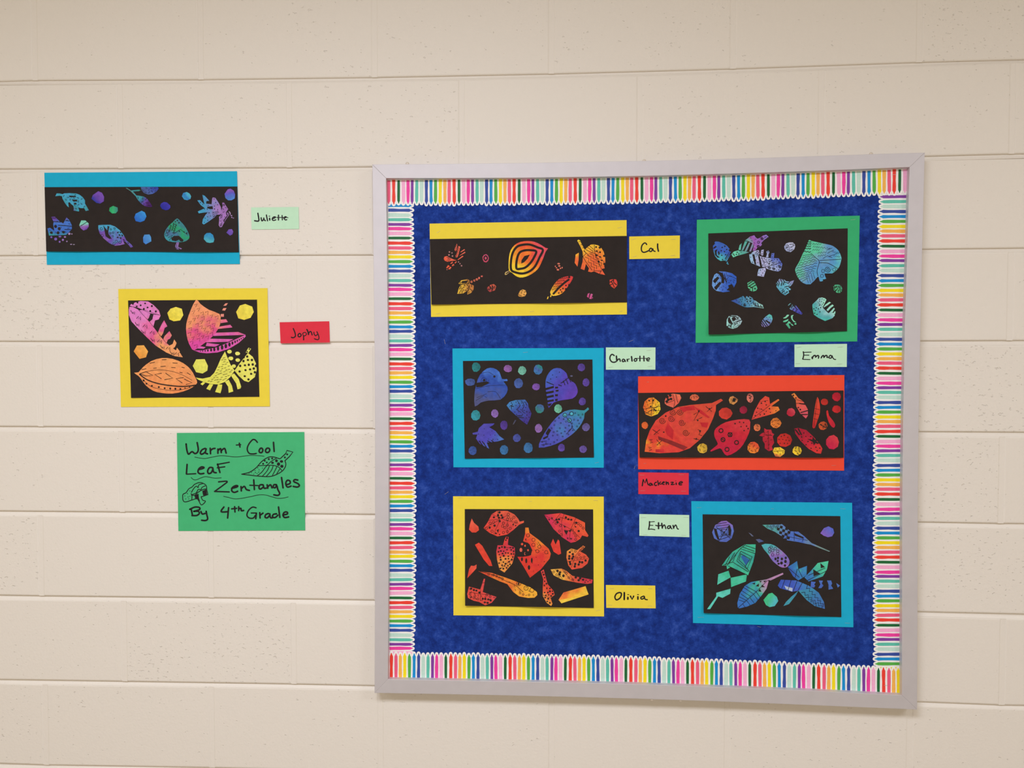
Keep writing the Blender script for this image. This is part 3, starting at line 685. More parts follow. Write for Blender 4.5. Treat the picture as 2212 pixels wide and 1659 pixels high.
# ---------------------------------------------------------------- long yellow and black panel
CA, C1, C2 = Crop(900, 460, 3.6867), Crop(940, 510, 9.2167), Crop(1140, 510, 10.0545)
zz = "1240,450 1330,490 1310,560 1390,590 1375,660 1450,680 1440,745"
zoff = [' '.join('%d,%d' % (x + 52 * k, y - 36 * k + (0 if k < 3 else 10)) for x, y in parse(zz)) for k in range(5)]
pieces = [
 lf_(C1, ["170,450 185,410 230,398 290,430 380,470 430,485 330,495 240,510 190,490", "470,195 500,215 490,260 480,300 470,350 445,420 410,425 400,400 430,340 440,280 455,230", "430,150 440,180 425,280 400,305 385,270 410,200", "500,315 580,258 595,275 510,325", "480,390 590,310 605,330 500,385", "445,470 545,390 565,405 460,475", "300,545 345,505 355,525 320,555", "330,590 360,550 385,575 350,600", "220,630 260,575 290,600 235,645", "255,660 300,610 325,620 300,660", "385,535 420,500 430,515 400,545"], [(230, 95, 65), (225, 105, 85)], [('l', 7, "225,420 270,450 230,490", "255,425 300,455 260,495"), ('z', 10, 12, 10, "470,230 415,410"), ('z', 8, 8, 6, "425,170 400,300")], raw=1),
 dict(n='leaf_fragment', T=C1, e=[(285, 315, 16), (335, 335, 15), (275, 375, 17), (345, 397, 17), (465, 515, 14), (495, 550, 15), (525, 590, 16), (235, 668, 10)], c=[(200, 120, 110), (150, 120, 125)]),
 dict(n='pebble', T=C1, e=[(1005, 440, 65, 82)], c=[(200, 75, 100), (190, 80, 115)], ink=[('c', 24, "1005,392 1040,438 1005,486 972,438")]),
 lf_(C1, "1470,690 1462,560 1470,420 1500,290 1580,180 1700,115 1850,98 1980,115 2100,170 2200,235 2248,245 2200,310 2160,420 2100,560 2040,660 1930,750 1800,810 1690,825 1600,790 1530,730", [(240, 205, 55), (238, 150, 45), (235, 95, 50), (225, 82, 95)], [('c', 44, "1512,665 1512,480 1550,320 1640,205 1780,168 1900,172 2040,225 2145,275 2080,420 1990,600 1880,700 1740,745 1600,722"), ('c', 44, "1618,640 1628,460 1680,330 1780,285 1900,280 2012,305 1970,420 1900,530 1800,622 1700,650"), ('p', "1712,545 1720,480 1780,395 1885,368 1840,450 1770,522")], 45),
 dict(n='leaf_stem', T=C1, p=["1385,750 1400,715 1470,685 1500,705 1420,770 1395,775"], c=[(220, 190, 110), (180, 150, 110)], ink=[('k', 18, "1412,748 1480,702")]),
 lf_(C1, "465,945 520,880 640,860 690,880 685,950 770,985 765,1060 720,1130 640,1165 650,1080 560,1140 440,1150 470,1040 510,965", [(225, 180, 60), (215, 165, 65), (190, 120, 60)], [('p', "510,930 540,895 640,885 635,935"), ('k', 10, "680,880 670,950 500,955", "655,1070 680,970"), ('rs', 10, 34, 40)], 0, raw=1),
 dict(n='leaf_fragment', T=C1, e=[(725, 910, 22, 24), (780, 885, 22, 24), (830, 862, 24, 25), (875, 835, 20, 25), (928, 800, 22, 18)], c=[(220, 120, 85), (215, 100, 90)], ink=[('k', 7, "715,915 740,905", "770,890 800,875", "820,868 850,850")]),
 pb(C1, "1040,1020 1100,970 1170,955 1215,1000 1190,1080 1090,1115 1035,1070", [(165, 65, 65), (205, 95, 70)], [('rs', 16, 44, 44), ('k', 18, "1060,970 1120,1040", "1130,1090 1150,1010")]),
 pb(C1, "1650,1170 1690,1090 1740,1058 1800,1080 1820,1140 1790,1195 1720,1210 1665,1200", [(225, 160, 75), (230, 170, 85)], [('rs', 8, 34, 36)]),
 dict(n='leaf_fragment', T=C2, e=[(672, 600, 34, 18), (685, 648, 27, 19), (625, 688, 17, 15), (600, 655, 13, 17), (710, 700, 17, 18), (655, 730, 30, 22), (747, 685, 14, 20)], c=[(215, 110, 90), (210, 120, 100)]),
 lf_(C2, ["1075,100 1100,75 1140,95 1160,150 1240,300 1290,245 1370,185 1440,180 1530,200 1600,260 1650,340 1680,460 1685,560 1660,640 1670,700 1600,715 1680,845 1560,820 1440,765 1380,785 1310,770 1330,700 1265,600 1230,740 1150,710 1190,560 1200,440 1190,330 1140,220", "1040,400 1110,360 1105,520 1080,665 1020,580"], [(230, 95, 65), (235, 110, 55), (238, 150, 55), (240, 205, 55)],
     [('d', 20, "1485,238 1500,325 1570,350 1570,452 1610,527"), ('d', 27, "1490,415 1538,555 1565,250 1660,430 1665,605"), ('k', 10, "1445,185 1460,370 1510,500 1600,715", "1195,440 1265,560 1400,745", "1200,440 1265,385 1230,310", "1340,210 1430,290", "1300,245 1420,330", "1260,290 1400,370", "1215,320 1320,410", "1110,120 1150,115", "1150,190 1190,180", "1190,260 1230,250", "1560,820 1600,740", "1430,750 1600,760"), ('k', 10) + tuple(zoff)], 90, raw=1),
 lf_(C2, ["490,1240 500,1180 580,1040 700,920 880,870 985,885 940,990 880,1080 800,1190 700,1270 545,1300", "415,1370 430,1320 455,1310 440,1365", "480,1325 500,1270 520,1260 510,1320"], [(240, 195, 60), (238, 150, 50), (230, 95, 55), (220, 65, 65)], [('k', 42, "560,1250 640,1160 720,1080 800,1010 890,945"), ('d', 17, "830,1072 765,1138 712,1168 738,1212 672,1235"), ('z', 11, 14, 8, "530,1160 660,1120", "560,1100 700,1080", "590,1040 740,1020", "640,980 800,960", "700,925 870,900"), ('d', 24, "900,1060 830,1150 900,890")], 40),
 pb(C2, "1780,950 1850,935 1920,940 1945,1000 1945,1070 1880,1140 1820,1100 1780,1050", [(215, 80, 55), (210, 60, 60)], [('k', 18, "1790,1000 1850,960", "1860,940 1870,1010 1930,1060", "1790,1060 1850,1040 1880,1110", "1820,1000 1850,1030")]),
 dict(n='pebble', T=C2, p=["1285,1315 1305,1250 1345,1238 1322,1342", "1335,1362 1368,1250 1412,1262 1382,1368", "1395,1365 1405,1320 1418,1340"], c=[(205, 75, 130), (200, 95, 150)]),
]
collage(CA, "103,85 1672,57 1675,808 115,828", "105,208 1674,183 1675,712 118,730", YELLOW_CARD, 'long black leaf collage between yellow strips, stapled to the blue board', pieces, DP, 4.5, 1.4,
        ("160,160 187,142", "875,140 915,142", "1600,120 1635,112", "900,787 935,783", "1615,786 1640,780", "150,805 190,798"))

# ---------------------------------------------------------------- green mounted collage
EM, E1, E2, E3, E4 = Crop(1480, 450, 4.7405), Crop(1530, 495, 13.012), Crop(1680, 495, 13.275), Crop(1530, 600, 13.275), Crop(1670, 600, 13.273)
pieces = [
 lf_(E1, ["130,490 150,400 200,345 290,350 420,400 530,470 600,560 590,640 520,740 440,880 350,895 260,840 190,760 150,640", "615,625 632,640 475,890 445,880", "600,720 632,700 525,890 500,915 490,890", "510,960 540,910 555,920 545,960 570,970 580,985 555,1000"], [(80, 190, 190), (60, 95, 195), (62, 105, 190)], [('p', "130,540 200,470 240,490 180,545", "180,600 260,560 230,640 240,730 330,800 260,800 190,720", "270,640 300,610 325,690 290,740", "125,440 170,370 190,400 150,450"), ('d', 20, "390,515 520,570 455,630 365,605 380,735 490,720 400,855 465,480 590,590"), ('k', 12, "560,700 480,840")], 55, raw=1),
 lf_(E1, ["1035,320 1170,210 1290,170 1330,230 1385,270 1460,240 1540,180 1630,155 1695,215 1560,310 1490,390 1510,440 1440,510 1380,520 1330,590 1250,610 1290,420 1170,360 1110,330", "850,580 880,450 940,395 910,590", "935,600 1030,340 1105,345 980,600", "1020,620 1140,370 1180,385 1090,600 1060,630", "1150,625 1240,390 1290,400 1200,630", "650,710 720,630 830,600 950,610 1150,650 1000,700 900,725 830,740 700,795"], [(110, 215, 180), (90, 175, 165), (165, 90, 185), (140, 120, 205)], [('s', 45, 14, "1510,260 1410,480"), ('o', 34, 14, "1410,370"), ('d', 17, "820,650 890,605 730,740 790,710 860,700 700,700"), ('k', 13, "1580,250 1640,200 1660,240"), ('rs', 8, 40, 85)], 0, raw=1),
 lf_(E1, ["1150,710 1240,690 1480,765 1560,790 1700,810 1980,820 2050,920 2085,980 2040,1150 1960,1190 1800,1160 1640,1110 1600,1065 1470,1060 1290,985 1210,950 1170,850", "1205,680 1290,610 1420,590 1440,700 1400,720 1290,700", "1470,700 1490,590 1560,570 1540,740 1500,740", "1630,630 1690,600 1720,650 1690,720 1690,790 1620,790 1650,700", "1780,680 1860,670 1840,810 1760,800", "1420,1110 1600,1080 1620,1150 1560,1340 1380,1310 1390,1220"], [(150, 190, 225), (180, 180, 225), (170, 185, 225), (90, 110, 200)],
     [('p', "1240,700 1300,715 1350,1000 1300,985 1260,820", "1400,750 1450,760 1520,1070 1460,1060 1430,900"), ('k', 14, "1500,780 1600,1065 2070,930", "1415,1112 1620,1065"), ('l', 13, "1560,890 1600,930 1660,900", "1690,890 1730,910 1780,880", "1790,930 1830,955 1880,930"), ('k', 10, "1600,850 1605,880", "1630,850 1632,880", "1700,855 1740,860", "1830,890 1850,920"), ('d', 22, "1710,965"), ('s', 42, 13, "1720,1080 1840,1110 2010,1050"), ('o', 34, 14, "1380,660"), ('rd', 14, 62)], 0, raw=1),
 pb(EM, "275,790 280,730 300,680 350,645 410,648 480,665 525,700 525,760 500,810 460,850 390,860 320,845 290,820", [(110, 160, 225), (70, 110, 205), (50, 95, 195)], [('p', "283,745 330,698 352,712 308,768", "318,662 345,648 385,665 405,720 395,770 372,762 372,710 345,675", "296,812 350,752 372,765 318,838", "440,790 480,775 500,812 462,850 425,832 452,815", "400,650 412,700 430,760 420,762 405,720"), ('k', 4, "410,740 460,690 520,720", "420,680 480,700"), ('rs', 3, 14, 22)], 0),
 pb(E2, "185,500 240,410 330,380 430,380 490,430 500,500 470,580 370,660 250,630 200,570", [(160, 175, 222), (190, 195, 225)], [('o', 36, 10, "270,480"), ('k', 12, "220,560 340,500 330,640", "340,440 470,420", "360,520 480,460", "350,620 440,580"), ('rs', 10, 40, 70)]),
 lf_(E2, "890,320 960,335 1250,400 1440,440 1580,480 1740,610 1820,790 1825,870 1790,1010 1730,1130 1560,1270 1340,1270 1390,1420 1290,1440 1300,1480 1210,1500 1180,1400 1140,1370 940,1580 720,1540 580,1390 510,1220 510,1120 620,930 720,700 790,560", [(95, 205, 165), (115, 175, 190), (95, 150, 205), (85, 165, 210), (100, 190, 200)],
     [('z', 20, 14, 5, "860,362 955,368", "835,425 955,425", "805,490 950,490", "780,555 950,560", "745,630 940,660"), ('z', 11, 14, 8, "720,760 960,720", "690,830 990,760", "650,900 1050,800", "610,980 1080,860"), ('z', 11, 14, 10, "570,1050 1120,900", "530,1130 1120,970", "525,1200 1110,1050", "530,1270 1080,1120", "560,1330 1040,1190", "590,1390 960,1260", "640,1450 900,1330", "700,1500 860,1400"), ('l', 14, "1150,1340 1130,1180 1190,930 1090,820 960,700", "1200,900 1500,880 1810,860", "1200,960 1450,980 1720,1130"), ('s', 92, 14, "1430,1150"), ('o', 46, 11, "1300,1200 1620,1160 1270,1340"), ('k', 9, "1010,1480 960,1290", "1070,1420 1010,1240", "940,1540 890,1340", "880,1540 830,1400"), ('k', 11, "1400,600 1560,540", "1430,690 1600,600", "1480,780 1700,700", "1300,840 1420,760 1560,820"), ('z', 10, 20, 7, "1000,420 1250,430", "1010,500 1200,520", "1000,590 1200,600", "1220,520 1500,560", "1150,680 1400,660", "1150,770 1380,740", "1560,640 1760,690", "1600,760 1780,800")], -35),
 lf_(E4, "90,150 180,30 330,60 370,100 480,110 600,70 560,170 500,240 430,270 510,320 500,350 440,360 460,430 400,470 350,505 290,470 220,420 150,330 100,260", [(95, 175, 205), (110, 190, 215), (140, 150, 200)], [('l', 22, "140,70 175,150 140,235", "215,45 258,130 230,225", "280,50 318,120 290,195", "105,110 118,160 105,215"), ('l', 20, "330,120 420,150 480,120", "380,300 440,330", "330,270 390,250 460,240", "250,420 330,370", "330,460 420,400", "300,330 250,370"), ('rd', 11, 42)], 60, raw=1),
 pb(E3, "1120,150 1250,80 1330,120 1380,230 1410,310 1370,370 1270,400 1180,350 1140,280", [(95, 200, 150), (85, 185, 145)], [('k', 24, "1140,190 1285,85", "1175,240 1345,130", "1220,290 1380,200"), ('k', 26, "1150,240 1270,290 1270,400", "1150,320 1200,330"), ('s', 28, 9, "1340,310")], 30),
 pb(E4, "1725,250 1780,200 1870,195 1940,220 1980,300 1970,380 1920,435 1830,430 1750,370", [(85, 190, 140), (75, 165, 130)], [('rs', 17, 46, 44), ('k', 22, "1725,290 1830,260", "1790,390 1830,330")]),
 lf_(E3, "650,660 720,640 880,580 1000,520 1040,560 1090,530 1180,530 1270,580 1290,640 1360,660 1450,730 1560,780 1590,880 1450,855 1300,840 1120,850 1040,840 900,780 760,710", [(60, 90, 170), (65, 130, 170), (85, 150, 190), (150, 205, 200)], [('d', 22, "1105,615 1205,600 1120,680 1200,670 1060,555 1150,540"), ('s', 44, 12, "1040,780"), ('k', 20, "1280,700 1320,770", "1340,720 1370,800", "1420,750 1440,830", "1500,780 1510,840", "1330,800 1560,850"), ('rs', 10, 36, 54)], 0, raw=1),
 lf_(E4, ["425,790 480,735 520,730 440,800", "470,880 520,830 550,755 660,800 740,900 840,1020 820,1060 740,1030 600,960 500,910"], [(110, 170, 180), (100, 100, 190), (75, 80, 185)], [('l', 20, "520,870 570,800 640,850 680,900", "560,760 640,810"), ('k', 14, "560,940 600,880", "640,970 680,920"), ('rs', 9, 36, 60)], -45, raw=1),
 dict(n='pebble', T=E4, p=["1125,800 1130,760 1250,650 1310,580 1400,565 1490,590 1530,630 1430,830 1600,1000 1740,1010 1770,1080 1700,1160 1490,1240 1300,1150 1170,1060 1140,930", "1450,840 1500,770 1610,690 1660,710 1560,790 1460,850", "1530,920 1620,820 1700,765 1740,800 1650,870 1570,960", "1610,1000 1670,940 1745,860 1770,890 1700,1000", "1730,1010 1770,955 1790,970 1775,1050"], c=[(75, 190, 170), (85, 175, 180), (150, 205, 210), (160, 230, 205)], ink=[('d', 17, "1215,935 1260,1050 1170,890 1190,1015 1345,975 1300,890 1240,860 1365,855 1330,785"), ('p', "1320,615 1350,600 1340,640", "1390,600 1430,595 1400,625", "1440,640 1470,620 1470,650", "1310,670 1340,650 1330,690", "1370,680 1400,665 1390,700", "1430,720 1460,690 1450,750", "1400,740 1425,760 1410,780"), ('l', 6, "1250,670 1440,850 1600,1010"), ('k', 26, "1440,850 1590,1000")], a=45),
 pb(E3, "520,1370 530,1200 590,1100 680,1075 830,1085 910,1140 970,1240 920,1340 820,1430 700,1465 590,1430", [(150, 205, 200), (165, 195, 205)], [('p', "570,1150 610,1130 640,1200 690,1290 680,1320 600,1310 560,1240", "670,1170 700,1130 770,1130 800,1190 740,1240 700,1230"), ('k', 22, "620,1100 790,1105 850,1170", "800,1270 950,1210", "560,1390 620,1360 660,1420", "690,1300 640,1400"), ('k', 12, "740,1390 760,1320 830,1300", "830,1380 900,1340", "720,1270 780,1330", "860,1140 840,1200"), ('rs', 10, 34, 62)]),
 pb(E3, "1515,1320 1560,1200 1650,1110 1750,1040 1820,1080 1845,1180 1810,1280 1740,1370 1620,1415 1540,1390", [(150, 140, 215), (110, 150, 205), (95, 195, 190)], [('k', 26, "1580,1200 1700,1370", "1550,1250 1650,1400", "1525,1300 1590,1400"), ('k', 44, "1660,1230 1760,1300"), ('rs', 8, 34, 60)], 60),
 dict(n='pebble', T=E4, p=["290,1150 350,1120 400,1060 460,1060 440,1100 370,1160 300,1170", "290,1240 370,1210 440,1180 430,1230 360,1270 290,1275", "520,1080 590,1060 560,1110 560,1180 600,1230 665,1280 590,1270 530,1190 510,1130", "360,1330 400,1310 450,1240 520,1300 440,1320 500,1440 460,1460 430,1420", "490,1310 550,1330 590,1380 540,1370"], e=[(640, 1322, 30, 24)], c=[(70, 170, 130), (110, 210, 170), (140, 215, 185)], a=70),
]
collage(EM, "120,117 1788,75 1762,1363 107,1377", "237,257 1665,205 1658,1258 240,1293", GREEN_CARD, 'green mounted collage of blue and mint leaves stapled to the blue board', pieces, DP, 6.0, 0.9,
        ("1695,118 1745,113",))

# ---------------------------------------------------------------- cyan mounted collage with many pebbles
CH = Crop(960, 740, 4.7064)
VIO, SBL, STB, MAUV, DTEAL = (95, 72, 165), (72, 98, 168), (60, 115, 170), (150, 100, 175), (45, 130, 135)
pieces = pebbles([(322, 250, 46, 50, DTEAL), (645, 265, 46, 38, MAUV), (790, 283, 43, 45, (115, 185, 165)), (953, 275, 47, 52, [STB, SBL, DTEAL]), (1392, 253, 40, 40, VIO), (262, 402, 53, 40, SBL), (753, 415, 48, 53, SBL), (932, 450, 42, 38, (130, 88, 180)), (1440, 405, 36, 42, VIO), (1403, 600, 38, 40, VIO), (318, 740, 48, 55, [(55, 150, 170), DTEAL]), (513, 720, 37, 45, (145, 110, 190)), (970, 672, 48, 47, [(50, 135, 115), (70, 100, 160)]), (1155, 672, 40, 47, (115, 195, 165)), (605, 840, 38, 50, (85, 60, 150)), (957, 873, 38, 46, (150, 110, 185)), (1440, 860, 40, 42, (105, 95, 160)), (737, 970, 40, 43, (75, 85, 165)), (288, 1098, 43, 47, (60, 90, 165)), (607, 1093, 45, 50, STB), (852, 1070, 48, 55, STB), (1190, 1070, 37, 41, VIO), (1410, 1085, 40, 40, (105, 85, 165))], CH, [('rs', 1.5, 16, 30)])
pieces += [
 lf_(CH, "310,650 305,530 325,420 360,330 430,265 500,260 560,300 585,370 635,370 640,392 600,395 640,450 635,510 570,580 450,590 370,610", [(80, 85, 130), (58, 85, 170), (45, 75, 165), (70, 115, 200)], [('s', 42, 3, "405,385"), ('d', 12, "508,345 405,382"), ('l', 3, "320,470 450,440 620,430", "440,500 520,500 570,570", "350,320 440,300 500,330"), ('k', 3, "320,590 400,540 430,560", "330,560 430,520"), ('p', "320,410 430,395 460,410 380,450 325,455")], 70),
 lf_(CH, ["1060,665 1050,600 1030,480 1030,380 1060,310 1110,265 1180,262 1240,310 1250,340 1300,395 1330,420 1355,480 1345,530 1300,570 1200,585 1110,610"], [(95, 65, 175), (80, 70, 180), (68, 95, 190)], [('p', "1028,462 1112,440 1112,460 1030,484", "1030,502 1110,488 1112,508 1035,524", "1036,546 1110,530 1112,552 1042,566", "1046,588 1110,576 1112,596 1050,606", "1052,625 1092,615 1080,640 1058,648", "1125,450 1155,448 1155,465 1125,468", "1130,482 1160,480 1160,497 1132,500", "1125,525 1155,525 1152,545 1125,545", "1125,575 1152,570 1150,592 1128,596"), ('k', 8, "1185,410 1215,400 1225,430", "1205,395 1240,380 1255,420", "1230,375 1265,360 1285,400", "1160,430 1190,440", "1255,350 1300,395", "1040,400 1110,430"), ('d', 5, "1100,330 1140,350 1080,370 1170,300")], 150),
 dict(n='leaf_fragment', T=CH, e=[(1292, 340, 14, 9)], c=[(90, 90, 120)]),
 lf_(CH, "632,640 660,605 720,585 820,580 850,620 855,655 885,720 870,770 840,835 780,790 720,735 670,690", [(65, 55, 140), (60, 80, 165), (65, 125, 185)], [('l', 5, "740,590 770,640 740,680 780,710", "780,590 810,640 790,690 820,720", "820,600 840,640"), ('k', 7, "670,640 700,650", "690,625 680,665"), ('k', 8, "735,745 790,745", "750,760 800,765"), ('rd', 5, 26)], 130, raw=1),
 dict(n='leaf_stem', T=CH, p=["695,835 702,815 718,785 732,790 705,830"], c=[(85, 85, 105), (70, 70, 95)]),
 lf_(CH, "960,1068 985,980 1050,870 1130,770 1220,700 1320,680 1420,690 1455,660 1470,680 1425,720 1420,770 1370,860 1290,940 1180,1010 1080,1050", [(75, 80, 180), (82, 90, 185), (70, 120, 185), (55, 140, 160)], [('ro', 7, 3, 34), ('p', "1030,920 1060,870 1085,890 1050,950", "1000,970 1050,945 1055,960 1010,985"), ('l', 4, "975,1010 1040,1000", "985,1040 1060,1030", "1240,760 1300,850 1240,930", "1260,900 1300,870 1330,900"), ('o', 20, 5, "1225,738 1292,722 1270,790")], 45),
 dict(n='paper_patch', T=CH, p=[' '.join('%.1f,%.1f' % p for p in ell(*e)) for e in ((1225, 738, 18, 19), (1292, 726, 15, 17), (1270, 790, 19, 19))], c=[(75, 170, 190), (85, 180, 200)]),
 lf_(CH, "285,920 340,905 350,870 400,825 510,822 495,840 455,860 520,900 560,950 608,985 540,1005 500,1010 470,1015 430,1015 455,1080 400,1050 360,1030 320,975 335,935 290,935", [(80, 75, 170), (78, 72, 180), (72, 110, 185)], [('k', 9, "352,1000 400,1060", "385,1005 425,1060", "440,1000 470,1015", "480,995 500,1012"), ('rd', 4, 44)], -30, raw=1),
]
collage(CH, "82,60 1620,55 1620,1272 92,1268", "188,187 1505,172 1520,1168 207,1180", CYAN_CARD, 'cyan mounted collage of blue and violet leaves ringed by many small pebbles', pieces, DP, 4.0, 2.6,
        ("800,102 848,97", "1530,1225 1570,1217"))

# ---------------------------------------------------------------- orange panel
MA = Crop(1360, 800, 4.6083)
pieces = [
 lf_(MA, "150,810 165,700 200,600 260,500 360,420 480,365 600,345 820,325 910,282 930,300 860,345 858,400 830,480 780,590 700,690 600,775 490,815 300,825", [(240, 175, 45), (232, 110, 48), (218, 68, 52), (212, 58, 52), (216, 72, 55), (214, 66, 58), (212, 75, 55)], [('s', 34, 4, "325,500 430,415 500,415 415,480 520,520 560,620"), ('k', 5, "200,690 230,690 205,705 232,715 205,722", "190,765 220,768 195,780 222,790 195,800", "230,590 290,630 240,640 300,590", "270,690 310,740 270,745 320,700", "640,440 690,410 640,500 720,470", "760,360 820,410 770,410 820,370", "680,590 710,600 690,640 720,650", "640,680 690,690"), ('d', 8, "360,455 690,405 795,383 678,498 700,605 665,682 340,615")], 40, raw=1, b=0.22),
 dict(n='paper_patch', T=MA, p=["490,370 640,350 655,395 570,402 540,418", "380,520 440,600 430,690 370,640 355,590", "700,518 785,520 770,572 720,560", "258,785 342,785 342,820 258,815", "640,360 720,400 800,470 780,475 690,420"], c=[(185, 35, 45), (200, 45, 50)]),
 dict(n='paper_patch', T=MA, p=["282,655 420,700 580,765 540,795 400,735 290,690"], c=[(120, 38, 42), (150, 45, 40)]),
 pb(MA, "135,370 150,310 190,275 240,270 300,320 308,390 280,435 215,460 160,440", [(225, 100, 45), (232, 140, 45), (240, 205, 50)], [('k', 4, "230,275 215,460", "140,385 305,360", "160,430 290,350", "215,400 300,400", "150,410 200,440"), ('d', 9, "195,300 235,300 210,360 245,390 260,400"), ('rs', 3, 18, 26)], -10),
 pb(MA, "350,300 370,250 430,232 500,240 515,275 490,325 435,372 375,350 350,330", [SALM, (225, 95, 75), (230, 120, 85)], [('d', 15, "375,265 405,250 385,292 412,285 370,310"), ('k', 4, "430,240 450,320 440,365", "460,240 480,320", "360,330 440,300")]),
] + pebbles([(645, 270, 46, 32, (225, 110, 75))], MA, [('rs', 4, 22, 26)]) + [
 pb(MA, "988,295 1000,265 1030,255 1080,290 1070,315 1035,342 1000,330", [(225, 160, 80), (190, 120, 75)], [('rs', 4, 22, 22), ('p', "1030,275 1060,280 1050,315 1020,310")]),
] + pebbles([(1200, 275, 35, 47, (222, 120, 105))], MA, [('k', 8, "1190,250 1215,260 1195,280"), ('rs', 5, 22, 26)]) + pebbles([(955, 428, 72, 60, (215, 62, 50)), (1133, 395, 40, 40, (160, 32, 62)), (152, 547, 33, 38, (228, 105, 50))], MA) + [
 lf_(MA, "845,600 880,560 960,515 1080,490 1190,490 1200,550 1190,620 1130,740 1060,810 970,850 930,810 900,775 815,808 808,795 870,745 875,720 845,660", [(190, 32, 62), (200, 40, 55), (205, 55, 62)], [('o', 20, 9, "910,600 1000,640 930,690 1065,718 970,787"), ('d', 7, "1050,530 1095,515 1135,520 1110,560 1165,555 1140,600 1180,580"), ('k', 7, "985,620 1015,660", "985,660 1020,620", "910,680 950,700")], 60),
] + pebbles([(1270, 570, 36, 38, (228, 120, 75)), (1455, 525, 55, 53, (235, 130, 55)), (1233, 770, 60, 60, [(235, 140, 50), (222, 85, 50)]), (725, 778, 53, 50, (225, 180, 60))], MA, [('rs', 4, 24, 30)]) + [
 lf_(MA, "1215,492 1245,400 1300,300 1350,255 1390,270 1398,335 1480,285 1492,297 1410,358 1480,362 1495,395 1440,430 1330,460", [(215, 70, 62), (222, 75, 55), (232, 130, 55)], [('rd', 7, 34), ('k', 3, "1225,480 1400,345", "1290,380 1340,400", "1300,310 1380,300")], 0, raw=1),
 lf_(MA, "1290,650 1310,630 1340,615 1340,575 1365,590 1410,590 1420,625 1440,635 1425,660 1440,720 1415,760 1430,790 1385,805 1345,775 1345,730 1325,700 1325,660", [(175, 30, 52), (190, 45, 58)], [('k', 3, "1380,600 1385,800", "1340,640 1420,650"), ('rs', 3, 18, 30)], raw=1),
] + pebbles([(1540, 693, 78, 68, (205, 48, 42))], MA, [('rd', 6, 30)]) + [
 pb(MA, "1425,805 1440,770 1500,765 1545,795 1540,830 1500,862 1450,855", [(225, 110, 70), (240, 200, 50), (240, 205, 60)], [('k', 4, "1430,805 1540,800"), ('rs', 3, 18, 30)], 90),
] + pebbles([(1667, 800, 47, 45, (240, 200, 50))], MA, [('rs', 5, 22, 26)]) + [
 lf_(MA, "1610,240 1640,225 1680,275 1730,310 1775,390 1775,450 1755,480 1700,430 1660,360 1655,295", [(215, 85, 100), (225, 95, 70), (222, 130, 60)], [('k', 10, "1690,330 1760,340", "1705,420 1775,400", "1710,440 1770,440"), ('d', 8, "1630,250 1655,275 1680,370 1700,390"), ('k', 4, "1655,290 1730,310", "1660,330 1740,330")], 90, raw=1),
] + pebbles([(1607, 418, 46, 42, [(185, 38, 60), (210, 70, 85)])], MA) + [
 lf_(MA, "1870,265 1892,330 1895,420 1870,500 1845,572 1820,565 1830,470 1850,340", [(185, 38, 42), (205, 60, 45), (215, 70, 50)], [('k', 3, "1868,280 1850,420 1835,560", "1845,380 1890,390", "1840,430 1885,440", "1835,480 1870,490")], 90),
] + pebbles([(1940, 315, 38, 34, (195, 50, 42)), (2062, 262, 45, 47, (188, 32, 52)), (2060, 387, 45, 38, (200, 42, 45))], MA) + [
 lf_(MA, "1958,410 1975,400 1985,450 2025,500 2047,545 2030,572 1995,540 1970,480", [(190, 35, 55), (205, 45, 48)], None, 90),
] + pebbles([(1925, 552, 45, 43, (205, 85, 45))], MA, [('k', 8, "1900,540 1950,570", "1950,530 1960,570"), ('rs', 5, 20, 26)]) + [
 lf_(MA, "1640,580 1680,572 1760,595 1830,660 1890,730 1920,780 1905,830 1860,825 1780,780 1700,700 1650,630", [(205, 50, 48), (195, 38, 58), (165, 28, 52)], [('p', "1770,680 1820,690 1825,660 1845,690 1890,680 1860,705 1895,730 1850,725 1835,745 1825,715"), ('k', 12, "1650,590 1690,640", "1680,580 1710,640"), ('rd', 7, 34)], 120, raw=1),
] + pebbles([(2020, 715, 68, 72, [(190, 30, 70), (210, 60, 70)])], MA)
collage(MA, "85,60 2138,47 2135,998 85,985", "85,225 2130,200 2130,870 100,868", ORANGE_CARD, 'long black collage of red and orange leaves between orange strips', pieces, DP, 6.0, 0.2,
        ("170,117 192,115", "2040,85 2070,83", "138,928 167,925", "2010,947 2055,947"))

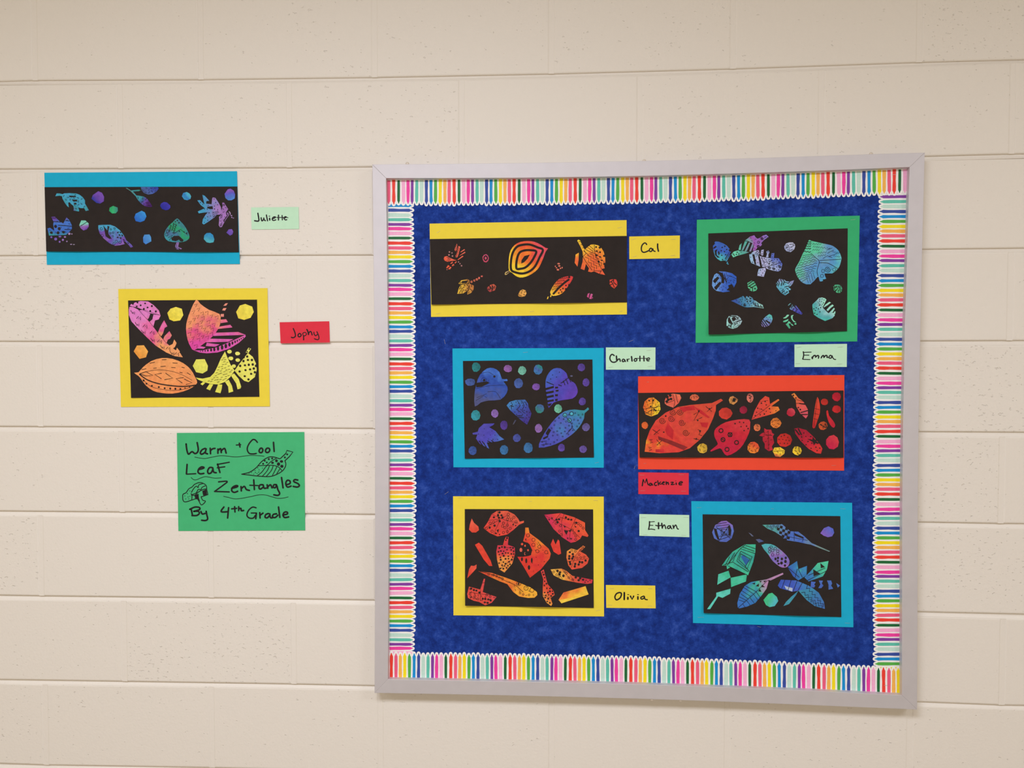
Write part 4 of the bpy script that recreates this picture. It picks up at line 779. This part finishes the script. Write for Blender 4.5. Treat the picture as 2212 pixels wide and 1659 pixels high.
# ---------------------------------------------------------------- yellow mounted collage of red leaves
OL = Crop(960, 1060, 4.7064)
R1, R2, R3 = (225, 72, 58), (218, 85, 60), (228, 105, 70)
pieces = [
 pb(OL, "278,282 300,325 345,365 352,400 320,425 280,425 250,395 258,345", [(222, 72, 52), (228, 95, 72)], None, 90),
 lf_(OL, "398,380 440,320 480,240 535,205 640,205 710,240 750,285 765,315 808,305 808,325 760,345 700,400 640,445 540,465 460,430", [R1, (215, 70, 65), R3], [('k', 3, "400,385 640,250", "480,240 620,300", "540,205 560,310 500,440", "640,300 640,440", "620,300 750,330", "450,300 560,290"), ('d', 12, "560,220 545,250 580,250 555,275 503,270 590,272 562,310 460,375 510,355"), ('p', "530,400 555,390 545,430", "520,420 540,440 510,440", "550,440 570,440 560,455", "690,340 710,330 700,360", "715,350 735,350 720,365"), ('o', 12, 4, "600,330 615,375 590,360 640,350 650,270 680,290 707,270 728,318 650,240 640,290 427,382 465,330 500,320 485,412 600,425 640,415 668,383")], 60, raw=1),
 lf_(OL, "1015,245 1180,228 1320,270 1430,325 1430,400 1465,455 1455,470 1400,455 1380,490 1330,520 1285,530 1200,475 1110,390", [(205, 50, 85), R1, (228, 95, 55)], [('k', 3, "1020,250 1300,400 1380,480", "1180,230 1100,330", "1215,240 1190,310 1200,470", "1340,270 1280,400 1270,500", "1170,270 1290,300"), ('d', 12, "1140,295 1165,290 1150,320 1235,272 1290,295 1260,290 1340,325 1365,410"), ('p', "1215,400 1260,405 1240,450 1225,425", "1260,405 1290,395 1280,425", "1055,285 1075,290 1065,305", "1085,265 1105,280 1090,290", "1210,355 1240,365 1220,375", "1275,480 1300,485 1285,500", "1245,475 1262,480 1252,498", "1320,350 1345,370 1330,375"), ('o', 11, 4, "1360,335 1385,355 1410,380 1330,330 1320,430 1335,460 1300,400 1335,495 1180,355 1170,410 1185,445 1135,330")], 30, raw=1),
 lf_(OL, "310,550 350,528 385,560 470,710 487,765 455,765 400,700", [(220, 62, 45), (225, 75, 55)], None, raw=1),
 lf_(OL, "540,555 595,555 610,500 625,468 652,470 645,550 715,575 718,640 690,740 610,832 560,800 535,700 527,620", [(230, 150, 70), (222, 78, 60), (205, 55, 75), (220, 65, 55)], [('rd', 10, 24), ('k', 3, "600,560 640,580 715,575", "560,800 680,700")], 90, raw=1),
 lf_(OL, ["822,375 855,375 865,430 960,500 1060,590 1082,640 1070,690 980,800 870,885 810,780 742,672 800,672 860,662 880,655 892,602 865,545 850,530 815,520 800,512 820,440"], [(218, 62, 48), (215, 55, 52), (228, 85, 50), (235, 140, 50)], [('e', "788,697,10,20 832,712,10,26 888,708,9,26 860,780,12,24"), ('o', 17, 4, "850,455 905,500 905,550 965,570 945,615 1035,625"), ('k', 4, "788,690 790,705", "980,560 950,520"), ('p', "815,640 830,610 850,640 840,668", "860,600 895,605 870,640", "820,490 832,485 830,515"), ('rd', 4, 60)], 50, raw=1),
 dict(n='leaf_fragment', T=OL, e=[(790, 543, 13), (778, 602, 15, 22), (820, 640, 9, 16), (850, 605, 9, 12), (820, 560, 9, 12)], c=[(225, 105, 85), (228, 85, 60)]),
 lf_(OL, "1080,545 1105,488 1130,548 1155,495 1168,510 1187,640 1160,652 1110,620", [(222, 60, 48), (225, 72, 60)], None, raw=1),
 lf_(OL, "1245,615 1290,587 1350,605 1410,558 1432,570 1385,620 1440,650 1470,690 1455,740 1400,785 1295,802 1260,760 1240,680", [(222, 80, 60), (225, 95, 60), (235, 155, 70)], [('k', 3, "1290,780 1340,650 1420,565", "1250,720 1460,690"), ('d', 12, "1275,625 1305,645 1270,665 1310,670 1268,690 1300,690 1275,725 1280,745 1330,745 1375,725 1400,728 1365,750 1435,710 1325,770"), ('o', 10, 4, "1350,685 1385,680 1420,675 1370,650 1330,615 1385,605 1405,580 1295,605")], 130, raw=1),
 pb(OL, "232,890 250,800 270,762 300,765 328,750 325,790 280,840", [(222, 70, 52), (228, 90, 70)]),
 lf_(OL, "1080,800 1190,792 1240,815 1300,865 1400,885 1508,905 1500,940 1450,948 1350,935 1200,905 1110,860", [(232, 175, 75), (228, 100, 60), (205, 55, 70)], [('k', 3, "1130,800 1200,900", "1200,800 1280,905", "1280,860 1320,930"), ('d', 13, "1150,815 1175,830 1210,865 1335,880 1380,890 1365,910 1410,905 1170,850"), ('o', 10, 4, "1110,825 1140,855 1165,870 1240,840 1265,885 1305,905 1225,825"), ('d', 6, "1440,910 1460,925 1480,910 1430,930")], 0, raw=1),
 lf_(OL, "345,818 480,835 640,890 760,935 880,985 940,1030 945,1060 915,1088 850,1090 760,1075 700,1030 640,950 560,920 450,870", [(220, 78, 55), (228, 110, 50), (238, 165, 55), (240, 180, 55)], [('o', 22, 4, "830,990 755,945 890,1010"), ('e', "755,945,7,16"), ('l', 4, "360,822 480,850 640,925 720,960 800,1030", "560,880 600,890"), ('o', 9, 4, "500,858 530,868 450,848 770,1040 800,1055 860,1060 590,895"), ('rs', 3, 16, 40)], 40, raw=1),
 lf_(OL, "980,820 1010,800 1025,860 1050,950 1110,1020 1120,1060 1080,1090 1098,1150 1085,1172 1040,1140 1000,1070 1000,980 1005,900", [(232, 150, 65), (222, 75, 55), (215, 70, 65)], [('rd', 9, 24), ('k', 3, "1000,1060 1080,1090", "990,840 1020,850")], 80, raw=1),
 lf_(OL, "1160,1110 1210,1035 1435,970 1465,1055 1190,1145", [(220, 90, 60), (232, 130, 55), (240, 185, 60), (242, 200, 70)], None, -40, raw=1),
 dict(n='paper_patch', T=OL, p=["1168,1112 1300,1085 1462,1040 1465,1055 1190,1145"], c=[(242, 205, 75), (240, 190, 60)]),
 lf_(OL, "232,1050 250,975 365,1005 400,895 415,895 390,1030 530,1080 480,1140 415,1165 350,1130 300,1120 240,1090", [(222, 80, 65), (220, 75, 62), (215, 75, 75)], [('d', 11, "272,995 300,1010 325,1015 355,1035 390,1098 415,1100 445,1105 470,1115 410,1135 440,1140"), ('k', 3, "245,1030 365,1050 490,1060", "365,1010 365,1120", "380,940 405,935"), ('o', 10, 4, "260,1050 310,1070 270,1080 300,1090 340,1100 430,1060 465,1075"), ('rs', 4, 18, 32)], raw=1),
]
collage(OL, "88,57 1620,60 1623,1278 92,1267", "207,187 1512,190 1518,1192 210,1170", YELLOW_CARD, 'yellow mounted collage of red spotted leaves stapled to the blue board', pieces, DP, 7.0, 1.9,
        ("140,72 185,70", "860,108 890,108", "1515,100 1560,101", "1540,1222 1585,1212", "120,660 122,700"))

# ---------------------------------------------------------------- cyan mounted collage with geometric leaves
ET = Crop(1370, 1070, 4.5143)
T1, T2, T3 = (60, 165, 165), (70, 190, 160), (55, 120, 190)
pieces = [
 pb(ET, "760,360 790,290 850,252 900,248 960,290 972,350 950,420 900,455 840,452 780,420", [(85, 105, 190), (90, 120, 205), (135, 105, 190)], [('p', "776,318 802,330 832,432 812,430 788,380", "915,300 932,288 948,340 942,390 920,395"), ('k', 5, "800,300 925,285", "800,330 920,310", "815,440 945,395", "830,400 920,385", "845,335 905,330 905,380 850,385 845,335", "845,335 905,380", "905,330 850,385", "800,310 940,420", "920,300 830,440", "800,280 900,265")], 90),
 lf_(ET, "1250,288 1420,285 1440,280 1500,330 1520,350 1600,355 1660,400 1690,430 1730,465 1910,545 1900,550 1720,480 1690,475 1600,455 1470,435 1440,400 1370,355 1300,325", [(85, 165, 160), (95, 130, 190), (75, 110, 200), (120, 150, 150)],
     [('p',) + tuple('%d,%d %d,%d %d,%d %d,%d' % (x, y, x + 26, y + 7, x + 20, y + 32, x - 6, y + 25) for i in range(6) for j in range(6) for x, y in [(1372 + i * 26 - j * 3, 278 + i * 8 + j * 27)] if (i + j) % 2 == 0 and 1370 < x < 1500 and 285 < y < 420 and y - 285 < (x - 1330) * 1.1) + ("1562,368 1652,408 1650,424 1566,392",), ('k', 4, "1560,350 1560,440", "1490,400 1690,440", "1520,350 1470,435", "1650,420 1640,450"), ('o', 9, 4, "1300,302 1330,308 1360,300 1385,310 1345,328 1400,300")], 0, raw=1),
 pb(ET, "1815,370 1850,320 1895,302 1940,325 1950,365 1930,400 1890,408 1850,395", [(135, 100, 195), (85, 105, 205)], None, 30),
 lf_(ET, ["855,685 900,620 960,550 1080,478 1185,478 1180,560 1160,650 1110,780 940,700 905,720 900,685", "820,770 920,735 940,800 810,872", "940,805 1100,770 1090,840 945,895", "800,950 940,910 935,960 860,1000 820,985 740,1110 710,1110 800,985"], [(95, 205, 190), (70, 195, 155), (55, 160, 150), (65, 185, 150)], [('k', 5, "905,685 1035,520 1185,570", "1035,520 1085,480", "1000,560 960,650 1110,745", "960,650 870,680", "1040,545 1000,640 1100,720 1150,600 1040,545", "1090,490 1180,520", "1060,505 1170,545", "1040,570 1020,630 1085,690 1130,620 1040,570", "930,600 890,680", "980,560 920,660", "920,690 1100,775", "1080,690 1120,740")], 60, raw=1),
 dict(n='paper_patch', T=ET, p=["1060,580 1128,632 1090,685 1040,600"], c=[(45, 95, 160), (50, 105, 170)]),
 lf_(ET, "1240,485 1330,475 1400,510 1480,580 1515,640 1500,690 1465,705 1420,695 1350,640 1310,580", [(165, 120, 195), (120, 110, 195), (150, 110, 190), (80, 175, 185)], [('e', "1378,620,11,14 1402,610,10,13 1440,620,12,14 1478,610,11,13 1400,640,10,12 1436,660,14,15 1475,645,13,16 1408,667,12,10 1470,685,11,13"), ('o', 13, 4, "1335,505 1350,540 1375,520 1320,550 1350,580 1400,545 1320,520 1400,570")], 130),
 dict(n='leaf_fragment', T=ET, p=["1113,362 1140,375 1165,400 1148,400", "1185,430 1220,425 1265,448 1215,462"], c=[(110, 115, 130), (65, 85, 150)]),
 lf_(ET, "1010,1095 1005,1050 1030,960 1080,880 1140,845 1290,820 1450,755 1455,770 1310,840 1290,910 1240,980 1180,1050 1100,1085 1025,1103", [(60, 115, 195), (55, 120, 190), (70, 185, 160), (185, 140, 185)], [('k', 4, "1015,1095 1190,940 1300,830", "1080,880 1190,940 1230,1000", "1040,960 1110,1010", "1050,930 1135,985", "1070,900 1160,960", "1020,1020 1080,1040", "1025,990 1095,1025", "1130,1000 1170,1050", "1100,1030 1130,1070", "1165,965 1205,1020", "1060,1060 1080,1090"), ('p', "1185,885 1215,860 1215,890", "1240,895 1245,870 1275,895", "1150,860 1180,850 1175,870", "1210,935 1225,910 1240,940", "1260,835 1290,830 1270,850", "1220,835 1245,835 1230,850", "1305,825 1330,830 1310,840")], 30, raw=1),
 pb(ET, "1260,1020 1310,960 1345,950 1390,990 1405,1030 1370,1080 1320,1090 1285,1070", [(85, 190, 200), (75, 195, 150), (65, 195, 130)], None, 130),
 lf_(ET, ["1495,700 1560,660 1588,640 1600,720 1685,688 1680,780 1600,830 1550,790", "1660,800 1720,740 1790,660 1895,640 1880,720 1840,790 1700,840"], [(55, 95, 185), (60, 130, 190), (75, 195, 160), (85, 205, 165)], [('k', 5, "1500,705 1610,800", "1590,720 1570,800", "1600,720 1640,800", "1700,780 1860,710", "1690,830 1870,740"), ('p', "1815,660 1860,700 1820,710", "1745,720 1815,765 1750,790")], 40, raw=1),
 lf_(ET, ["1400,880 1430,822 1580,830 1700,880 1740,905 1600,930 1540,940 1420,905"], [(60, 90, 190), (70, 95, 195), (65, 130, 195)], [('k', 5, "1470,820 1440,905", "1530,825 1500,925", "1590,830 1550,935", "1640,850 1600,925", "1690,875 1680,910")], 0, raw=1),
 dict(n='paper_patch', T=ET, p=["1465,880 1490,890 1545,905 1540,938 1480,915"], c=[(170, 190, 215), (190, 200, 215)]),
 lf_(ET, ["1600,930 1740,905 1800,950 1850,1040 1860,1108 1760,1080 1680,1020", "1455,1080 1480,1040 1530,990 1600,930 1580,970 1510,1060"], [(65, 150, 170), (60, 130, 180), (65, 110, 180)], [('z', 5, 12, 12, "1690,900 1850,1080", "1640,940 1840,1095"), ('z', 5, 10, 8, "1680,990 1780,1075")], -30, raw=1),
 dict(n='leaf_fragment', T=ET, p=["1725,840 1770,845 1755,870 1765,880 1755,900 1720,895", "1800,830 1840,832 1830,860 1845,880 1825,905 1795,905 1815,870", "1880,830 1920,830 1930,860 1920,880 1940,910 1895,920 1895,870", "1970,855 2007,880 1985,900"], c=[(70, 100, 190), (80, 120, 200)]),
]
collage(ET, "557,57 2125,73 2137,1287 573,1245", "667,185 2010,203 2020,1187 677,1148", CYAN_CARD, 'cyan mounted collage of striped geometric leaves with one plain violet moon', pieces, DP, 5.0, 1.2,
        ("610,120 655,118", "1335,130 1362,132", "2010,130 2060,132", "2055,1245 2103,1247", "620,1190 680,1188"))

# ================================================================== NAME TAGS AND SIGN
def card(name, label, cat, T, q, mat, strokes, d0, staples=(), group=None, curl=0.0):
    pq = quad(T, q)
    org = P((pq[2][0] + pq[3][0]) / 2, (pq[2][1] + pq[3][1]) / 2, d0)
    root = thing(name, label, cat, org, group)
    sheet('card', [pq], d0, 0.0003, mat, root)
    ip = ink_polys(strokes, T, [pq], random.Random(1))
    flat_mesh('lettering', ip, d0 + 0.0005, root, INK, None, org)
    for st in staples:
        a, b = parse(st); staple(T(a), T(b), d0 + 0.0006, root)
    return root
TG = 18.433
def tag(label, T, q, mat, strokes, d0, staples=()): card('name_tag', label, 'name tag', T, q, mat, strokes, d0, staples)
tag('pale green name tag on the block wall beside the long cyan and black collage', Crop(535, 440, TG), "135,150 2025,130 2045,1005 158,1025", MINT_CARD,
    [('l', 54, "405,380 430,520 447,660 400,695 275,678"), ('l', 50, "535,560 550,650 580,685 635,620 640,580", "640,570 665,650 705,675", "745,450 790,680"), ('k', 58, "873,580 880,650"), ('k', 30, "845,497 885,497"), ('l', 44, "985,600 1090,560 1105,530 1040,525 985,580 980,640 1040,668 1120,640", "1440,575 1530,545 1515,515 1460,540 1450,600 1510,645 1555,632"), ('k', 50, "1225,455 1225,650"), ('k', 44, "1370,470 1380,645"), ('k', 32, "1155,550 1440,550", "1555,540 1605,560")], DW)
tag('red name tag on the block wall beside the yellow mounted collage', Crop(598, 688, TG), "110,150 2085,110 2110,955 150,990", RED_CARD,
    [('l', 48, "655,400 720,560 742,690 690,750 620,765 580,745"), ('c', 48, "890,600 845,650 860,720 920,725 970,665 930,605"), ('c', 34, "1080,560 1030,600 1060,680 1130,680 1180,620 1140,560"), ('k', 46, "1065,690 1068,850"), ('l', 54, "1195,435 1240,530 1260,640"), ('l', 46, "1265,590 1320,520 1370,540 1405,655"), ('l', 40, "1475,545 1490,630 1545,685 1610,640", "1592,525 1640,620 1678,760 1650,835 1590,840 1495,805")], DW)
tag('yellow name tag beside the long yellow and black collage on the board', Crop(1352, 504, 18.131), "130,125 2115,85 2110,975 135,1010", YELLOW_CARD,
    [('l', 50, "815,440 780,390 720,382 640,460 605,580 622,690 690,743 780,728 890,680"), ('c', 48, "970,585 920,640 930,700 990,710 1030,660 1015,605"), ('l', 46, "1055,605 1080,680 1145,708"), ('l', 58, "1245,420 1245,560 1275,700")], DP,
    ("215,260 395,200", "1770,240 1960,235", "275,930 420,880", "1755,880 1945,860"))
tag('pale green name tag at the upper corner of the cyan pebble collage', Crop(1302, 744, TG), "125,120 2100,120 2095,1005 125,1005", MINT_CARD,
    [('l', 52, "455,445 400,402 340,410 292,490 290,590 350,685 440,712 525,690"), ('k', 60, "545,465 560,660"), ('l', 52, "575,640 620,590 675,585 700,670"), ('c', 46, "820,585 775,635 795,685 850,675 875,630"), ('k', 46, "870,605 905,680"), ('k', 52, "970,595 990,670"), ('k', 34, "990,600 1060,578"), ('k', 58, "1145,485 1168,660"), ('c', 46, "1300,560 1250,620 1275,665 1335,655 1360,600"), ('k', 28, "1300,555 1780,555"), ('k', 52, "1480,470 1480,660", "1635,470 1645,660"), ('l', 40, "1765,612 1865,590 1848,535 1790,548 1745,600 1780,655 1845,655")], DP,
    ("240,215 450,190", "1740,245 1930,225", "230,910 410,895", "1795,880 1980,860"))
tag('pale green name tag below the green mounted collage', Crop(1710, 738, 17.839), "110,110 2135,85 2125,975 110,980", MINT_CARD,
    [('l', 46, "450,390 465,500 450,600 430,668"), ('k', 32, "430,680 710,690", "470,415 755,402", "470,520 670,520"), ('k', 60, "790,600 800,650"), ('l', 50, "810,610 850,545 915,535 925,600", "925,590 1000,535 1045,560 1035,635", "1140,625 1175,560 1230,535 1245,610", "1245,605 1310,535 1365,545 1365,610"), ('c', 44, "1500,525 1445,575 1445,625 1510,635 1550,590"), ('l', 38, "1560,540 1590,620 1640,678 1700,685"), ('k', 36, "1370,610 1440,610")], DP,
    ("190,230 380,195", "1770,215 1980,200", "150,850 330,845", "1750,870 1950,855"))
tag('red name tag with pale staples below the orange and black collage', Crop(1372, 1014, 18.131), "125,115 2100,140 2100,990 125,965", RED_CARD,
    [('l', 50, "280,640 300,500 320,400"), ('k', 44, "320,400 385,535 450,375"), ('l', 44, "450,375 480,520 515,605"), ('c', 46, "600,540 555,585 570,625 635,615 635,570"), ('k', 42, "650,555 690,620"), ('l', 44, "835,500 780,525 755,580 790,630 845,620"), ('k', 44, "885,445 915,615"), ('l', 40, "1000,490 935,555 1000,575 1040,560"), ('l', 40, "1055,545 1150,505 1110,485 1065,530 1085,585 1140,588"), ('k', 50, "1215,485 1220,590"), ('l', 46, "1235,545 1285,505 1308,590"), ('l', 40, "1405,505 1500,505 1410,595 1535,585"), ('k', 50, "1605,530 1610,590"), ('k', 16, "1572,450 1608,450"), ('l', 44, "1725,560 1845,520 1835,485 1770,485 1715,550 1745,605 1825,600")], DP,
    ("180,225 365,225", "1700,205 1910,210", "200,840 400,835", "1800,855 2000,855"))
tag('pale green name tag beside the cyan mounted geometric collage', Crop(1374, 1105, TG), "130,100 2115,140 2120,1020 130,965", MINT_CARD,
    [('l', 52, "535,400 530,550 500,710"), ('l', 36, "500,715 600,698 750,722"), ('k', 30, "540,412 735,400", "540,545 675,550"), ('k', 60, "895,450 895,680"), ('l', 42, "780,548 870,570 1000,552"), ('k', 56, "1022,470 1045,660"), ('l', 46, "1055,620 1110,535 1148,560 1185,680"), ('c', 46, "1310,565 1250,620 1270,675 1330,665 1362,605"), ('l', 44, "1368,565 1400,665 1430,685"), ('k', 50, "1470,550 1500,670"), ('l', 44, "1510,620 1570,535 1608,580 1640,675 1685,700")], DP,
    ("190,238 400,240", "1890,228 2080,230", "280,920 450,928", "1810,945 2000,950"))
tag('yellow name tag beside the yellow mounted collage of red leaves', Crop(1302, 1258, TG), "125,105 2090,130 2110,1035 140,1015", YELLOW_CARD,
    [('c', 56, "640,410 545,455 485,570 512,670 570,695 680,630 738,520 740,440 695,410"), ('k', 66, "860,412 855,680"), ('k', 68, "1000,600 1000,668"), ('k', 30, "992,488 1040,488", "1378,488 1428,488"), ('k', 62, "1105,550 1170,675 1230,550"), ('k', 64, "1400,575 1400,668"), ('c', 48, "1640,550 1560,575 1510,615 1545,665 1600,655 1655,600"), ('l', 46, "1660,565 1685,670 1775,688")], DP,
    ("255,245 450,245", "1820,245 1970,245", "190,895 370,910", "1790,935 1970,940"))

TI = Crop(360, 910, 6.9125)
card('title_sign', 'green hand-lettered sign with a drawn leaf taped to the block wall', 'sign', TI, "152,175 2055,160 2068,1630 175,1638", TITLE_GREEN,
 [('l', 25, "290,338 302,430 325,492 360,465 385,455 420,482 455,468 472,420 455,318", "575,405 530,425 502,470 522,492 570,465 590,412", "590,412 578,470 610,487", "650,402 655,485", "655,440 685,412 722,405", "765,415 765,478", "770,435 805,408 815,468", "820,435 865,405 885,465 888,475",
   "1595,315 1605,450", "305,645 295,785", "475,722 540,705 558,690 520,682 480,712 468,758 500,785 555,778", "680,692 640,692 612,740 625,780 665,768 688,720", "688,695 702,758 740,768", "760,640 795,765",
   "970,1002 1040,985 1062,966 1030,962 982,990 972,1038 1010,1062 1060,1045", "1110,975 1115,1040", "1120,1002 1160,972 1190,1018 1235,1032", "1300,875 1310,1020", "1430,948 1392,952 1378,995 1402,1012 1440,985", "1442,950 1455,998 1488,998", "1500,948 1510,1000", "1512,978 1550,948 1573,995", "1640,948 1602,948 1592,985 1622,992 1645,962 1660,1020 1688,1078 1660,1106 1600,1098", "1715,840 1738,995", "1785,948 1840,930 1840,892 1800,882 1778,930 1802,982 1858,968", "1958,878 1912,872 1898,900 1958,930 1982,960 1950,982 1890,973",
   "365,1305 385,1405", "345,1315 420,1282 488,1288 488,1320 405,1345", "405,1345 470,1345 488,1375 450,1406 378,1408", "512,1348 532,1385 575,1375", "590,1345 600,1400 612,1458 580,1482 522,1478", "855,1280 812,1350 920,1350", "925,1290 910,1445", "1390,1365 1395,1445", "1397,1402 1438,1372", "1520,1378 1482,1392 1468,1430 1502,1442 1540,1402", "1540,1382 1550,1438 1578,1442", "1640,1382 1592,1392 1582,1430 1622,1437 1660,1402", "1670,1280 1690,1435", "1735,1400 1800,1385 1800,1358 1760,1358 1737,1400 1762,1437 1822,1428", "1340,1372 1330,1455"),
  ('l', 21, "1355,315 1320,278 1280,278 1222,350 1203,420 1232,478 1290,488 1338,480", "1335,1292 1280,1283 1222,1332 1198,1400 1228,1442 1290,1447 1325,1405", "775,905 905,897 850,950 715,1048", "715,1048 935,1055"), ('c', 25, "1400,405 1380,440 1392,466 1420,466 1436,432 1424,405", "1495,405 1475,440 1492,466 1520,462 1540,432 1528,405"),
  ('k', 19, "1040,355 1105,350", "1240,955 1365,960", "755,645 935,612", "755,695 868,680", "295,790 435,783", "1262,1370 1342,1370"), ('k', 23, "1085,328 1095,385", "970,1308 1045,1300", "1015,1275 1020,1355", "1075,1275 1075,1335"), ('l', 25, "1075,1312 1108,1300 1115,1335 1150,1332"),
  ('l', 9, "420,535 500,550 580,555 680,535 800,515 900,520 1020,532 1120,525 1250,510 1380,515 1455,522", "365,840 400,870 440,875 500,850 570,828 640,835 720,850 815,845", "850,1120 930,1140 1030,1160 1150,1145 1280,1120 1370,1100 1470,1100 1560,1125 1660,1150 1750,1145 1815,1130"),
  ('l', 14, "1120,790 1240,760 1340,690 1410,610 1500,545 1580,530 1690,560", "1765,590 1780,650 1740,730 1650,790 1540,825 1380,820 1120,790"), ('k', 15, "1700,555 1780,480 1795,435 1885,460 1830,530 1765,590"), ('l', 12, "1650,545 1560,600 1480,680 1420,760 1350,815", "1360,665 1480,660 1600,660 1680,690 1725,745", "1535,665 1500,740 1430,820", "1590,665 1560,740 1490,820", "1645,680 1600,770 1580,805", "1690,710 1640,790"),
  ('d', 15, "1465,590 1525,565 1575,555 1495,615 1440,635 1800,495 1765,540"), ('d', 21, "1640,590 1580,620"), ('d', 25, "1715,600 1670,640 1720,672"), ('d', 7, "1360,695 1430,700 1320,735 1380,725 1265,765 1325,765 1375,760 1230,780 1300,790 1350,780 310,1080 345,1040 270,1115 320,1130 345,1120 285,1160 330,1160"),
  ('l', 13, "530,1125 600,1100 615,1090 600,1030 590,960 540,925 490,915 420,940 380,980 330,1010 290,1065 245,1090 240,1130 245,1180 280,1205 380,1175 450,1155 480,1190 520,1250 580,1195 540,1180 515,1130 530,1125", "370,1060 400,1010 440,970 470,990 480,950 540,930", "380,1095 440,1070 470,1020 510,1020 530,985 575,965", "370,1100 420,1105 470,1060 540,1020 590,1010", "365,1080 378,1120 375,1170", "470,1090 475,1150 490,1190"), ('p', "415,1110 465,1085 470,1165 430,1165", "530,1040 590,1015 605,1095 545,1110")], DW)
